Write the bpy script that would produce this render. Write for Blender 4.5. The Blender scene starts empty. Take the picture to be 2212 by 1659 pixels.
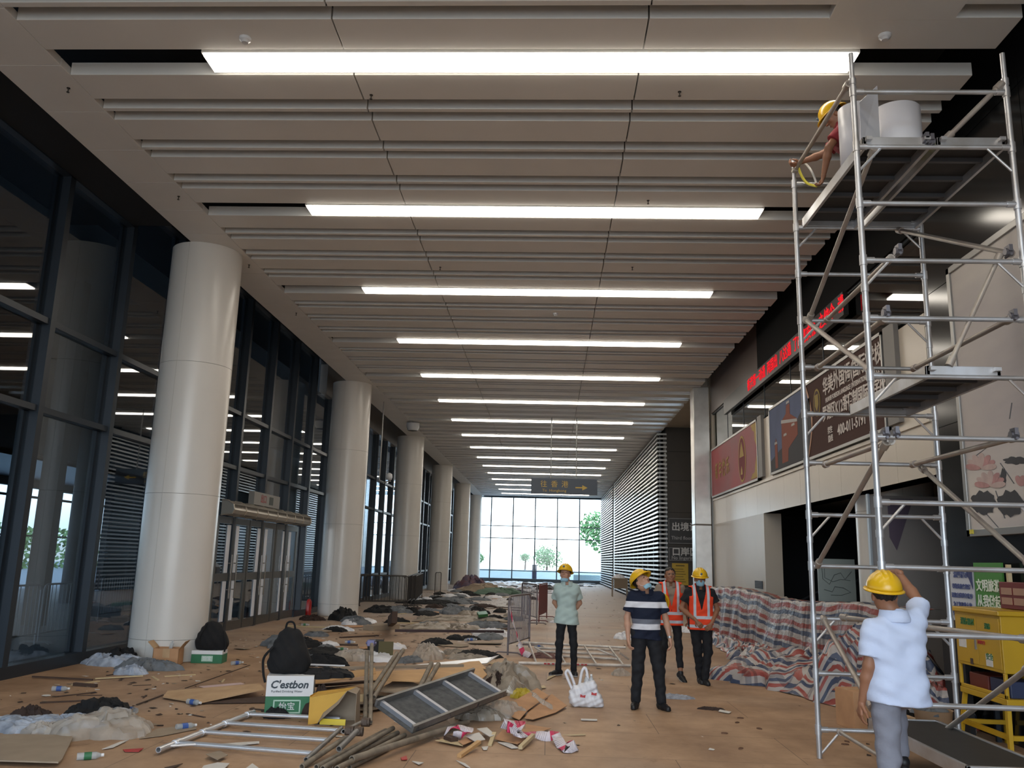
import bpy, math, random
import numpy as np
from mathutils import Vector, Matrix, noise
C = bpy.context.scene.collection
random.seed(7)
# ---------------------------------------------------------------- camera
FPX, PITCH, YAW, ROLL, EYE = 1835.0, 11.75, 2.71, 1.556, 1.78
def _basis():
    p, y, r = map(math.radians, (PITCH, YAW, ROLL))
    f = Vector((-math.sin(y)*math.cos(p), math.cos(y)*math.cos(p), math.sin(p)))
    rt = Vector((math.cos(y), math.sin(y), 0)); up = rt.cross(f)
    return f, math.cos(r)*rt + math.sin(r)*up, -math.sin(r)*rt + math.cos(r)*up
F_, R_, U_ = _basis()
cam = bpy.data.cameras.new('camera'); cam.sensor_width = 36; cam.lens = 36*FPX/2212
cam.clip_start = .1; cam.clip_end = 400
co = bpy.data.objects.new('camera', cam); C.objects.link(co)
co.matrix_world = Matrix(((R_.x, U_.x, -F_.x, 0), (R_.y, U_.y, -F_.y, 0), (R_.z, U_.z, -F_.z, EYE), (0, 0, 0, 1)))
bpy.context.scene.camera = co
# ---------------------------------------------------------------- world, exposure
sc = bpy.context.scene
sc.view_settings.view_transform = 'Standard'; sc.view_settings.look = 'None'
sc.view_settings.exposure = 0.0; sc.view_settings.gamma = 1; sc.view_settings.use_curve_mapping = False
W = bpy.data.worlds.new('sky'); sc.world = W; W.use_nodes = True
nt = W.node_tree; nt.nodes.clear()
o = nt.nodes.new('ShaderNodeOutputWorld'); b = nt.nodes.new('ShaderNodeBackground')
tc = nt.nodes.new('ShaderNodeTexCoord'); sx = nt.nodes.new('ShaderNodeSeparateXYZ'); rp = nt.nodes.new('ShaderNodeValToRGB')
rp.color_ramp.elements[0].position = .0; rp.color_ramp.elements[0].color = (.35, .37, .38, 1)
rp.color_ramp.elements[1].position = .05; rp.color_ramp.elements[1].color = (.80, .90, 1, 1)
e = rp.color_ramp.elements.new(.6); e.color = (.55, .75, 1, 1)
nt.links.new(tc.outputs['Generated'], sx.inputs[0]); nt.links.new(sx.outputs['Z'], rp.inputs[0])
nt.links.new(rp.outputs[0], b.inputs[0]); nt.links.new(b.outputs[0], o.inputs[0])
b.inputs[1].default_value = 7.5
LAMP = 12.0           # emission of the ceiling light bars
def portal(loc, rot, sx_, sy_):
    l = bpy.data.lights.new('daylight_portal', 'AREA'); l.shape = 'RECTANGLE'; l.size = sx_; l.size_y = sy_
    l.cycles.is_portal = True
    ob = bpy.data.objects.new('daylight_portal', l); ob.location = loc; ob.rotation_euler = rot; C.objects.link(ob)
portal((-1.2, 74.9, 3.6), (math.radians(-90), 0, 0), 12.5, 7.2)
portal((-1.2, -9.0, 3.6), (math.radians(90), 0, 0), 12.5, 7.2)
#portal((-23.9, 18, 2.3), (0, math.radians(-90), 0), 4.6, 50)

# ---------------------------------------------------------------- pixels of the 2212x1659 photo to points on known planes
def ray(x, y): return F_ + R_*((x-1106)/FPX) + U_*((829.5-y)/FPX)
E0 = Vector((0, 0, EYE))
def G(x, y, z=0): r = ray(x, y); return E0 + r*((z-EYE)/r.z)
def PX(x, y, X): r = ray(x, y); return E0 + r*(X/r.x)
def PY(x, y, Y): r = ray(x, y); return E0 + r*(Y/r.y)
# ---------------------------------------------------------------- materials
def lin(c):
    if isinstance(c, str): c = [int(c[i:i+2], 16) for i in (0, 2, 4)]
    return tuple(((v/255)/12.92 if v/255 <= .04045 else (((v/255)+.055)/1.055)**2.4) for v in c)+(1,)
MATS = {}
def mat(name, col, rough=.6, metal=0, var=.0, vs=4, col2=None, bump=0, bs=40, emis=0, trans=0, spec=.5, alpha=1, stretch=None):
    if name in MATS: return MATS[name]
    m = bpy.data.materials.new(name); m.use_nodes = True; n = m.node_tree; p = n.nodes['Principled BSDF']; L = n.links.new
    p.inputs['Roughness'].default_value = rough; p.inputs['Metallic'].default_value = metal
    p.inputs['Specular IOR Level'].default_value = spec
    if alpha < 1: p.inputs['Alpha'].default_value = alpha
    tc = n.nodes.new('ShaderNodeTexCoord'); mp = n.nodes.new('ShaderNodeMapping')
    L(tc.outputs['Object'], mp.inputs[0])
    if stretch: mp.inputs['Scale'].default_value = stretch
    nz = n.nodes.new('ShaderNodeTexNoise'); nz.inputs['Scale'].default_value = vs; nz.inputs['Detail'].default_value = 5
    L(mp.outputs[0], nz.inputs['Vector'])
    rm = n.nodes.new('ShaderNodeValToRGB'); c = lin(col)
    rm.color_ramp.elements[0].position = .3; rm.color_ramp.elements[1].position = .7
    c2 = lin(col2) if col2 else tuple(v*(1-var) for v in c[:3])+(1,)
    rm.color_ramp.elements[0].color = c2; rm.color_ramp.elements[1].color = c
    L(nz.outputs['Fac'], rm.inputs[0])
    L(rm.outputs[0], p.inputs['Base Color'])
    if emis: L(rm.outputs[0], p.inputs['Emission Color']); p.inputs['Emission Strength'].default_value = emis
    if bump:
        n2 = n.nodes.new('ShaderNodeTexNoise'); n2.inputs['Scale'].default_value = bs; n2.inputs['Detail'].default_value = 4
        L(mp.outputs[0], n2.inputs['Vector']); bp = n.nodes.new('ShaderNodeBump'); bp.inputs['Strength'].default_value = bump
        bp.inputs['Distance'].default_value = .02
        L(n2.outputs['Fac'], bp.inputs['Height']); L(bp.outputs[0], p.inputs['Normal'])
    MATS[name] = m; return m
def glass_mat(name, tint, refl=1.0, ior=1.5, base=.0):
    m = bpy.data.materials.new(name); m.use_nodes = True; n = m.node_tree; n.nodes.clear(); L = n.links.new
    out = n.nodes.new('ShaderNodeOutputMaterial'); mx = n.nodes.new('ShaderNodeMixShader')
    t = n.nodes.new('ShaderNodeBsdfTransparent'); t.inputs[0].default_value = lin(tint)
    g = n.nodes.new('ShaderNodeBsdfGlossy'); g.inputs['Roughness'].default_value = .015; g.inputs['Color'].default_value = (refl, refl, refl, 1)
    fr = n.nodes.new('ShaderNodeLayerWeight'); fr.inputs['Blend'].default_value = .5     # 1-|cos|, the same from either side
    pw = n.nodes.new('ShaderNodeMath'); pw.operation = 'POWER'; pw.inputs[1].default_value = 4.5; L(fr.outputs['Facing'], pw.inputs[0])
    ad = n.nodes.new('ShaderNodeMath'); ad.operation = 'ADD'; ad.inputs[1].default_value = .04+base; ad.use_clamp = True
    L(pw.outputs[0], ad.inputs[0]); L(ad.outputs[0], mx.inputs[0]); L(t.outputs[0], mx.inputs[1]); L(g.outputs[0], mx.inputs[2]); L(mx.outputs[0], out.inputs[0])
    return m
def emit_mat(name, col, s):
    m = bpy.data.materials.new(name); m.use_nodes = True; n = m.node_tree; n.nodes.clear()
    o = n.nodes.new('ShaderNodeOutputMaterial'); e = n.nodes.new('ShaderNodeEmission')
    e.inputs[0].default_value = lin(col); e.inputs[1].default_value = s; n.links.new(e.outputs[0], o.inputs[0]); return m
# ---------------------------------------------------------------- mesh builder
def cr(pts, n=6):
    P = [Vector(p) for p in pts]; P = [P[0]*2-P[1]]+P+[P[-1]*2-P[-2]]; out = []
    for i in range(1, len(P)-2):
        a, b, c, d = P[i-1:i+3]
        for k in range(n): t = k/n; out.append(.5*((2*b)+(c-a)*t+(2*a-5*b+4*c-d)*t*t+(3*b-a-3*c+d)*t**3))
    return out+[P[-2]]
class MB:
    def __init__(s): s.v = []; s.f = []; s.m = []; s.uv = None
    def add(s, v, f, mi=0):
        k = len(s.v); s.v += [tuple(p) for p in v]; s.f += [tuple(i+k for i in q) for q in f]; s.m += [mi]*len(f); return s
    def box(s, x0, x1, y0, y1, z0, z1, mi=0, M=None):
        v = [(x, y, z) for z in (z0, z1) for y in (y0, y1) for x in (x0, x1)]
        if M: v = [M @ Vector(p) for p in v]
        return s.add(v, [(0, 2, 3, 1), (4, 5, 7, 6), (0, 1, 5, 4), (2, 6, 7, 3), (0, 4, 6, 2), (1, 3, 7, 5)], mi)
    def tube(s, a, b, r, n=12, mi=0, r2=None, cap=True, hollow=0):
        a, b = Vector(a), Vector(b); d = (b-a).normalized(); u = d.orthogonal().normalized(); w = d.cross(u); r2 = r if r2 is None else r2
        def ring(c, rr): return [c+(u*math.cos(2*math.pi*i/n)+w*math.sin(2*math.pi*i/n))*rr for i in range(n)]
        v = ring(a, r)+ring(b, r2); f = [(i, (i+1) % n, n+(i+1) % n, n+i) for i in range(n)]
        if hollow:
            v += ring(a, hollow)+ring(b, hollow)
            for i in range(n):
                j = (i+1) % n; f += [(2*n+j, 2*n+i, 3*n+i, 3*n+j), (j, i, 2*n+i, 2*n+j), (n+i, n+j, 3*n+j, 3*n+i)]
        elif cap: f += [tuple(range(n-1, -1, -1)), tuple(range(n, 2*n))]
        return s.add(v, f, mi)
    def path(s, pts, r, n=8, mi=0):
        P = [Vector(p) for p in pts]; T = [(P[min(i+1, len(P)-1)]-P[max(i-1, 0)]).normalized() for i in range(len(P))]; u = T[0].orthogonal().normalized(); v = []; f = []
        for i, p in enumerate(P):
            u = (u-T[i]*u.dot(T[i])).normalized(); w = T[i].cross(u); v += [p+(u*math.cos(2*math.pi*k/n)+w*math.sin(2*math.pi*k/n))*r for k in range(n)]
        for i in range(len(P)-1): f += [(i*n+k, i*n+(k+1) % n, (i+1)*n+(k+1) % n, (i+1)*n+k) for k in range(n)]
        return s.add(v, f+[tuple(range(n-1, -1, -1)), tuple((len(P)-1)*n+k for k in range(n))], mi)
    def lathe(s, prof, n=24, c=(0, 0, 0), mi=0, sy=1):
        v = []; f = []; k = len(prof)
        for i in range(n):
            a = 2*math.pi*i/n
            for r, z in prof: v.append((c[0]+r*math.cos(a), c[1]+r*math.sin(a)*sy, c[2]+z))
        for i in range(n):
            j = (i+1) % n
            for q in range(k-1): f.append((i*k+q, j*k+q, j*k+q+1, i*k+q+1))
        return s.add(v, f, mi)
    def prism(s, pts, z0, z1, mi=0, M=None):
        n = len(pts); v = [(x, y, z0) for x, y in pts]+[(x, y, z1) for x, y in pts]
        if M: v = [M @ Vector(p) for p in v]
        return s.add(v, [tuple(range(n-1, -1, -1)), tuple(range(n, 2*n))]+[(i, (i+1) % n, n+(i+1) % n, n+i) for i in range(n)], mi)
    def grid(s, nx, ny, fn, mi=0, thick=0):
        v = [fn(i/nx, j/ny) for j in range(ny+1) for i in range(nx+1)]
        f = [(j*(nx+1)+i, j*(nx+1)+i+1, (j+1)*(nx+1)+i+1, (j+1)*(nx+1)+i) for j in range(ny) for i in range(nx)]
        k = len(s.v); s.add(v, f, mi); return s
    def build(s, name, mats, parent=None, smooth=False, bevel=0, loc=None, sub=0, solid=0, uv=None):
        me = bpy.data.meshes.new(name); me.from_pydata(s.v, [], s.f)
        for m in (mats if isinstance(mats, (list, tuple)) else [mats]): me.materials.append(m)
        if any(s.m): me.polygons.foreach_set('material_index', s.m)
        if smooth: me.polygons.foreach_set('use_smooth', [True]*len(s.f))
        if uv is not None:
            ul = me.uv_layers.new(name='UVMap')
            for lp in me.loops: ul.data[lp.index].uv = uv[lp.vertex_index]
        me.update()
        ob = bpy.data.objects.new(name, me); C.objects.link(ob)
        if smooth == 'auto':
            try: me.set_sharp_from_angle(angle=math.radians(40))
            except Exception: pass
        if loc is not None: ob.location = loc
        if parent is not None: ob.parent = parent
        if bevel:
            md = ob.modifiers.new('bevel', 'BEVEL'); md.width = bevel; md.segments = 2; md.limit_method = 'ANGLE'
        if solid:
            md = ob.modifiers.new('solid', 'SOLIDIFY'); md.thickness = solid
        if sub:
            md = ob.modifiers.new('sub', 'SUBSURF'); md.levels = sub; md.render_levels = sub
        return ob
def tag(o, label=None, cat=None, group=None, kind=None):
    if label: o['label'] = label
    if cat: o['category'] = cat
    if group: o['group'] = group
    if kind: o['kind'] = kind
    return o
def thing(name, label, cat, loc=(0, 0, 0), rz=0, group=None):
    o = bpy.data.objects.new(name, None); C.objects.link(o); o.location = loc; o.rotation_euler = (0, 0, rz); o.empty_display_size = .1
    return tag(o, label, cat, group)
def struct(name, mb, m, **k):
    return tag(mb.build(name, m, **k), kind='structure')
def dup(root, loc, rz=None, label=None, group=None, scale=None):
    r = root.copy(); C.objects.link(r); r.location = loc
    if rz is not None: r.rotation_euler = (0, 0, rz)
    if label: r['label'] = label
    if group: r['group'] = group
    if scale: r.scale = (scale,)*3
    for ch in list(root.children):
        c = ch.copy(); C.objects.link(c); c.parent = r
        for g in ch.children:
            d = g.copy(); C.objects.link(d); d.parent = c
    return r
def text(name, s, size, m, M, parent=None, extrude=.002, align='CENTER', sx=1, label=None, bold=0, shear=0):
    cu = bpy.data.curves.new(name, 'FONT'); cu.body = s; cu.size = size; cu.extrude = extrude; cu.align_x = align; cu.align_y = 'CENTER'
    cu.resolution_u = 2; cu.offset = bold; cu.shear = shear
    ob = bpy.data.objects.new(name, cu); C.objects.link(ob)
    me = bpy.data.meshes.new_from_object(ob.evaluated_get(bpy.context.evaluated_depsgraph_get()))
    C.objects.unlink(ob); bpy.data.objects.remove(ob)
    me.transform(M @ Matrix.Diagonal((sx, 1, 1, 1))); me.materials.clear(); me.materials.append(m)
    o = bpy.data.objects.new(name, me); C.objects.link(o)
    if parent is not None: o.parent = parent
    return o
def TM(loc, face='-y'):   # a text plane's matrix: the side it faces
    rx = Matrix.Rotation(math.pi/2, 4, 'X')
    if face == '-y': r = rx
    elif face == '-x': r = Matrix.Rotation(-math.pi/2, 4, 'Z') @ rx
    elif face == '+x': r = Matrix.Rotation(math.pi/2, 4, 'Z') @ rx
    elif face == 'z': r = Matrix.Identity(4)
    return Matrix.Translation(loc) @ r
# ---------------------------------------------------------------- palette
alu = mat('aluminium_tube', 'e4e6ea', .36, .72, .12, 6)
dull_alu = mat('dusty_tube', '9d968c', .55, .35, .35, 9)
panel_m = mat('ceiling_panel', 'dcdad5', .5, 0, .06, 1.2)
black = mat('black_void', '0c0c0d', .8)
glassd = glass_mat('dark_window_glass', 'b4bfc6', 1.0, 1.5, .03)
glassc = glass_mat('clear_window_glass', 'f6fbfc', 1.0, 1.45)
frame_m = mat('slate_mullion', '272e36', .4, .2, .1)
steel = mat('brushed_steel', 'd0cdc8', .33, .8, .2, 3, bump=.05, bs=8)
# ================================================================ THE SETTING
Y0, Y1, H = -9.0, 75.0, 7.25
# floor of dusty protective boards
def floor_mat():
    m = bpy.data.materials.new('board_floor'); m.use_nodes = True; n = m.node_tree; p = n.nodes['Principled BSDF']; L = n.links.new; N = n.nodes.new
    p.inputs['Roughness'].default_value = .62
    tc = N('ShaderNodeTexCoord')
    br = N('ShaderNodeTexBrick'); br.inputs['Scale'].default_value = 1; br.inputs['Brick Width'].default_value = 2.44; br.inputs['Row Height'].default_value = 1.22
    br.inputs['Mortar Size'].default_value = .004; br.inputs['Mortar Smooth'].default_value = .3
    br.inputs['Color1'].default_value = lin('be9d7c'); br.inputs['Color2'].default_value = lin('b69474'); br.inputs['Mortar'].default_value = lin('6b5444')
    L(tc.outputs['Object'], br.inputs['Vector'])
    mp = N('ShaderNodeMapping'); mp.inputs['Scale'].default_value = (.9, .75, 1); L(tc.outputs['Object'], mp.inputs[0])
    n1 = N('ShaderNodeTexNoise'); n1.inputs['Scale'].default_value = 1.1; n1.inputs['Detail'].default_value = 8; n1.inputs['Roughness'].default_value = .65; L(mp.outputs[0], n1.inputs[0])
    r1 = N('ShaderNodeValToRGB'); r1.color_ramp.elements[0].position = .32; r1.color_ramp.elements[1].position = .68
    r1.color_ramp.elements[0].color = lin('a08d7e'); r1.color_ramp.elements[1].color = (1, 1, 1, 1); L(n1.outputs[0], r1.inputs[0])
    mx = N('ShaderNodeMix'); mx.data_type = 'RGBA'; mx.blend_type = 'MULTIPLY'; mx.inputs['Factor'].default_value = .75
    L(br.outputs['Color'], mx.inputs['A']); L(r1.outputs[0], mx.inputs['B'])
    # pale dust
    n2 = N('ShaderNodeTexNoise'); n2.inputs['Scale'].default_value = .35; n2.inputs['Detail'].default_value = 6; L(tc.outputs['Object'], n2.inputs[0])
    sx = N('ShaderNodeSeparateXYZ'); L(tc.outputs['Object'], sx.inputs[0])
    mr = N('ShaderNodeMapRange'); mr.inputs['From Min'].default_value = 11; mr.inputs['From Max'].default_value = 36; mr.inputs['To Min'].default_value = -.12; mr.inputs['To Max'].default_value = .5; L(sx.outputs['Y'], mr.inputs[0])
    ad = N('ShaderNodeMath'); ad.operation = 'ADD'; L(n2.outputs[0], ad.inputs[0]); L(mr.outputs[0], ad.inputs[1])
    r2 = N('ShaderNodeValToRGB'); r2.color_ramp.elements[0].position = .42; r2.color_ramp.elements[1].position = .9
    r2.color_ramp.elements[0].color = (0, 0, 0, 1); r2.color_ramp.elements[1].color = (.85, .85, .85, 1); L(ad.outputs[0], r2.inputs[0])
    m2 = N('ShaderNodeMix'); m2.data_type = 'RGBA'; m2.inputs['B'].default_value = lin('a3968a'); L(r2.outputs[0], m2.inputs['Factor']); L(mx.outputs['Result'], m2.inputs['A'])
    # dark spots and stains
    n3 = N('ShaderNodeTexNoise'); n3.inputs['Scale'].default_value = 3.2; n3.inputs['Detail'].default_value = 7; n3.inputs['Roughness'].default_value = .7; L(mp.outputs[0], n3.inputs[0])
    r3 = N('ShaderNodeValToRGB'); r3.color_ramp.elements[0].position = .60; r3.color_ramp.elements[1].position = .74
    r3.color_ramp.elements[0].color = (0, 0, 0, 1); r3.color_ramp.elements[1].color = (.75, .75, .75, 1); L(n3.outputs[0], r3.inputs[0])
    m3 = N('ShaderNodeMix'); m3.data_type = 'RGBA'; m3.inputs['B'].default_value = lin('6a4c36'); L(r3.outputs[0], m3.inputs['Factor']); L(m2.outputs['Result'], m3.inputs['A'])
    L(m3.outputs['Result'], p.inputs['Base Color'])
    bp = N('ShaderNodeBump'); bp.inputs['Strength'].default_value = .25; bp.inputs['Distance'].default_value = .01; L(n3.outputs[0], bp.inputs['Height']); L(bp.outputs[0], p.inputs['Normal'])
    return m
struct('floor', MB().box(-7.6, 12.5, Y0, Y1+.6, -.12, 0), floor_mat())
# ground outside
road = mat('grey_road', '6a6c70', .7, 0, .15, .5)
tag(MB().box(-70, -7.6, -30, 160, -.2, -.03).box(-7.6, 60, Y1+.6, 160, -.2, -.03).build('ground', road), kind='structure')
# ---- ceiling: trays 0.54 wide on a 1.0375 m module, a pair of slots between, every fourth module a light slot
tray = MB(); TH = .16
segs = [(-5.73, -2.36), (-2.345, .925), (.94, 4.66)]
def strip(y0, y1, s=segs, far=False):
    for a, b in s: tray.box(a, b, y0, y1, H, H+TH)
LY = []
for i in range(-15, 65):
    yb = 8.33+1.0375*i                       # near edge of this module's opening
    if yb+1.04 > 74.6 or yb < Y0: continue
    s = segs if yb < 26.2 or yb > 400 else segs[:2]+[(.94, 4.66)]
    if i % 4 == 0: LY.append(yb)
    else: strip(yb+.215, yb+.295, s)
    strip(yb+.50, yb+1.0375, s)
# border along the glazed side with hairline joints, and the joint cover at the service hatch
y = Y0
while y < 74.5:
    tray.box(-6.50, -5.735, y, y+1.03, H, H+.1); y += 1.0375
tray.box(-6.53, -6.49, Y0, 74.6, H+.0, H+.5)
tray.box(2.75, 4.0, 7.15, 7.83, H-.002, H+.1)
struct('ceiling', tray, panel_m, bevel=.006)
struct('ceiling', MB().box(-7.6, 5.2, Y0, Y1, 8.4, 8.5), black)
struct('trim_1', MB().box(-7.5, -6.53, Y0, 13.83, 7.40, 7.52), black)
# ---- light bars
dif = emit_mat('light_diffuser', 'fff5e6', LAMP)
house = mat('light_housing', 'd8d8d6', .4)
ordn = ['nearest', 'second', 'third', 'fourth', 'fifth', 'sixth', 'seventh', 'eighth', 'ninth', 'tenth', 'eleventh', 'twelfth', 'thirteenth', 'fourteenth', 'fifteenth', 'sixteenth', 'seventeenth']
vis = 0; first = None
for yb in LY:
    seen = yb > 8
    if seen:
        lb = ('long white ceiling light bar %s to the viewer, in its ceiling slot' % ordn[vis]) if vis == 0 else ('long white ceiling light bar, %s one counted from the viewer' % ordn[vis]); vis += 1
    else: lb = 'long white ceiling light bar outside the picture, %s from the rear end' % ordn[LY.index(yb)].replace('nearest', 'first')
    if first is None:
        t = thing('ceiling_light', lb, 'ceiling light', (-.355, yb+.24, H), 0, 'ceiling light bars')
        MB().box(-3.6, 3.6, -.165, .165, -.028, .012).build('diffuser', dif, t)
        MB().box(-3.62, 3.62, -.185, -.172, .0, .1).box(-3.62, 3.62, .172, .185, .0, .1).box(-3.62, -3.602, -.185, .185, 0, .1).box(3.602, 3.62, -.185, .185, 0, .1).box(-3.62, 3.62, -.185, .185, .1, .12).build('housing', house, t)
        first = t
    else: dup(first, (-.355, yb+.24, H), 0, lb)
# ---- glazed left wall
MY = [11.9+2.03*i for i in range(-10, 32)]
fr = MB()
for y in MY:
    top = 7.42 if y < 13.9 else (7.98 if y < 27 else 7.0)
    fr.box(-7.62, -7.42, y-.065, y+.065, 0, top)
    fr.box(-7.68, -7.60, y-.12, y+.12, 0, top)
for z in (3.77, 5.07): fr.box(-7.60, -7.45, Y0, Y1, z-.045, z+.045)
fr.box(-7.62, -7.40, Y0, 19.0, 0, .17).box(-7.62, -7.40, 25.4, Y1, 0, .17)
fr.box(-7.60, -7.47, 32, Y1, 1.0, 1.1)
fr.box(-7.62, -7.42, 13.9, 27, 7.96, 8.4).box(-7.62, -7.42, Y0, 13.9, 7.38, 7.6)
struct('wall_left', fr, frame_m)
struct('wall_left', MB().box(-7.62, -7.38, 27.1, Y1, 6.98, 8.4), mat('fascia_grey', '8f8d8a', .35, .1, .1, 2))
k = 1
for a, b_ in zip(MY, MY[1:]):
    if b_ < -6: continue
    top = 7.4 if b_ < 14.2 else (7.97 if b_ < 27 else 7.0)
    z0 = 2.62 if 18.9 < (a+b_)/2 < 25.4 else .17
    struct('window_%d' % k, MB().box(-7.56, -7.548, a+.06, b_-.06, z0, top), glassd); k += 1
# ---- columns
colm = mat('column_cladding', 'd3cfc8', .28, 0, .05, 1)
colj = mat('column_joint', '6d6a66', .7); colv = mat('column_seam', 'b3afa8', .5)
R0 = .62
def column(x, y, label, zt=7.25, m=None):
    t = thing('column', label, 'column', (x, y, 0), 0)
    zs = [0, .35, 2.75, 5.05, zt+.0]
    sh = MB()
    for a, b_ in zip(zs, zs[1:]): sh.lathe([(R0-.006, a), (R0, a+.004), (R0, b_-.004), (R0-.006, b_)], 64)
    sh.build('shaft', m or colm, t, smooth='auto')
    j = MB()
    for z in zs[1:-1]: j.lathe([(R0-.004, z-.004), (R0-.001, z), (R0-.004, z+.004)], 64)
    j.build('joint_line', colj, t); a = -1.72
    MB().box(R0*math.cos(a)-.0025, R0*math.cos(a)+.0025, R0*math.sin(a)-.0025, R0*math.sin(a)+.0025, 0, zt).build('seam', colv, t)
cl = ['nearest the viewer, dirt and boxes at its foot', 'second one back, black clothing at its foot', 'behind the row of crowd barriers', 'fourth one back along the glass side', 'fifth one back along the glass side', 'last one before the bright end window']
for i in range(5+1):
    if i < 5 or True: column(-6.45, 14.8+12*i if i < 5 else 74.0, 'round pale column on the glazed side, '+cl[i] if i else 'round pale column on the glazed side, nearest the viewer beside the cardboard box', m=colm)
column(5.85, 14.8, 'round pale column behind the balcony glass on the right', 8.3)
# ---- end window
ew = MB()
for i in range(7):
    x = -6.99+1.93*i; ew.box(x-.05, x+.05, 75.0, 75.2, 0, 7.3)
for z in (3.7, 4.75, .95): ew.box(-7.5, 4.7, 75.02, 75.14, z-.035, z+.035)
ew.box(-7.6, 4.8, 74.9, 75.3, 0, .3).box(-7.6, 4.8, 74.95, 75.3, 7.2, 8.5)
struct('wall_far', ew, mat('pale_frame', '46545f', .6))
for i in range(6):
    x = -6.99+1.93*i; struct('window_%d' % (60+i), MB().box(x+.05, x+1.88, 75.08, 75.09, .3, 7.2), glassc)
# ---- outside on the left: dark hall under an overhang
dk = mat('dark_cladding', '26272a', .5, 0, .2, 1)
struct('wall_outer', MB().box(-18.4, -18, -20, 75, 4.87, 9).box(-18, -7.7, -20, 75, 8.5, 8.8).box(-24.2, -18, 46, 75, 4.87, 8), dk)
struct('ceiling_outer', MB().box(-24.2, -18, -20, 46, 4.87, 5.0), mat('outer_soffit', '9fa4aa', .3, .3, .15, 2, stretch=(6, .3, 1)))
struct('trim_outer', MB().box(-24.3, -24.0, -20, 46, 4.5, 4.87).box(-24.3, -24.1, -20, 46, 4.05, 4.15).box(-24.3, -24.1, -20, 46, 2.3, 2.36), dk)
lv = MB()
for i in range(29): lv.box(-20.1, -19.98, 38.5, 75, i*.16+.03, .08+i*.16)
struct('wall_louvred', MB().box(-20.4, -20.1, 38.5, 75, 0, 4.86), dk)
tag(lv.build('louvre_screen', mat('louvre_grey', '3c3f43', .4, .4)), 'dark wall of grey horizontal louvres beyond the glazed side', 'louvre')
lv2 = MB()
for i in range(24): lv2.box(-16.45, -13.4, 30.6, 30.66, .3+i*.19, .345+i*.19)
lv2.box(-16.45, -13.4, 30.7, 30.8, 0, 5)
for q, (x, y, r, c, lb) in enumerate(((-12, 20.1, .22, '4a453f', 'square taupe pillar outside the glass at far left'), (-16, 28.5, .22, '3a434c', 'round dark column outside the glass at far left'), (-12, 31.7, .27, '4a453f', 'square taupe pillar outside, seen behind the door wings'), (-16, 38.9, .30, '3a434c', 'round dark column outside, seen behind the door wings'))):
    o = MB().lathe([(r, 0), (r, 8.4)], 32).build('outer_column', mat('outer_col_%d' % q, c, .5), smooth=True, loc=(x, y, 0)) if q % 2 else MB().box(-r, r, -r*.7, r*.7, 0, 8.4).build('outer_column', mat('outer_col_%d' % q, c, .5), loc=(x, y, 0))
    tag(o, lb, 'column')
tag(MB().box(-24.2, -24.0, -20, 38.4, 0, 1.5).build('parapet', mat('parapet_dark', '33363a', .6)), 'low dark parapet wall outside beyond the glazed side', 'wall')
# ---- right side: dark granite wall, picture, balcony facade
gran = mat('dark_granite', '1b1c1d', .14, 0, .25, 3)
XR = 5.0
rw = MB()
for (a, b_) in ((-9, -6), (-6, -3), (-3, 0), (0, 3), (3, 6), (6, 8.6), (8.6, 11.25)):
    for z0, z1 in ((0, 1.8), (1.81, 3.6), (3.61, 5.4), (5.41, 7.0), (7.01, 8.4)):
        rw.box(XR+.01, XR+.3, a+.006, b_-.006, z0, z1)
rw.box(XR+.03, XR+.3, Y0, 11.25, 0, 8.4)
struct('wall_right', rw, gran)
beige = mat('beige_stone', 'cbc1b1', .28, 0, .05, 1.5)
beige2 = mat('beige_wall', 'b7ad9e', .35, 0, .06, 1.5)
# beam, parapet
fb = MB()
y = 11.25
while y < 26.0:
    fb.box(XR, XR+.35, y, min(y+1.2, 26.3)-.006, 3.02, 3.72); y += 1.2
fb.box(XR+.02, XR+.35, 11.25, 26.3, 3.02, 5.2).box(XR-.03, XR+.05, 11.25, 26.3, 3.72, 3.78).box(XR, XR+.35, 11.25, 12.4, 3.78, 5.2).box(XR, XR+.35, 19.3, 20.2, 3.78, 5.2)
struct('wall_balcony', fb, beige)
struct('wall_lower_right', MB().box(XR, XR+.4, 20.25, 26.3, 0, 3.02).box(XR, 9, 26.3, 26.6, 0, 8.4), beige2)
struct('floor_balcony', MB().box(XR+.35, 12.4, 11.3, 26.3, 3.3, 3.5), mat('soffit_grey', '55534f', .6))
struct('wall_recess', MB().box(12.3, 12.5, 11.0, 26.5, 0, 8.4).box(XR+.3, 12.4, 26.0, 26.3, 0, 8.4, 0).box(XR+.3, 12.4, 11.0, 11.3, 0, 8.4).box(XR+.3, 12.4, 11, 26.4, 8.3, 8.5), dk)
struct('trim_2', MB().box(XR-.02, XR+.3, 11.25, 20.3, 6.42, 8.4), mat('dark_fascia', '0e0e0e', .8, spec=.15))
struct('trim_3', MB().box(XR-.02, XR+.3, 20.3, 26.3, 6.42, 8.4), mat('brown_fascia', '5b4a44', .35, 0, .1, 2))
struct('window_70', MB().box(XR+.05, XR+.062, 11.25, 26.2, 5.2, 6.42), glass_mat('balcony_glass', '86938f', 1.0, 1.6, .03))
gl = MB()
for y in (13.4, 15.6, 17.8, 20, 22.2, 24.2): gl.box(XR+.04, XR+.07, y-.008, y+.008, 5.2, 6.42)
gl.box(XR+.02, XR+.08, 11.25, 26.3, 6.38, 6.43)
struct('trim_4', gl, frame_m)
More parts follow.
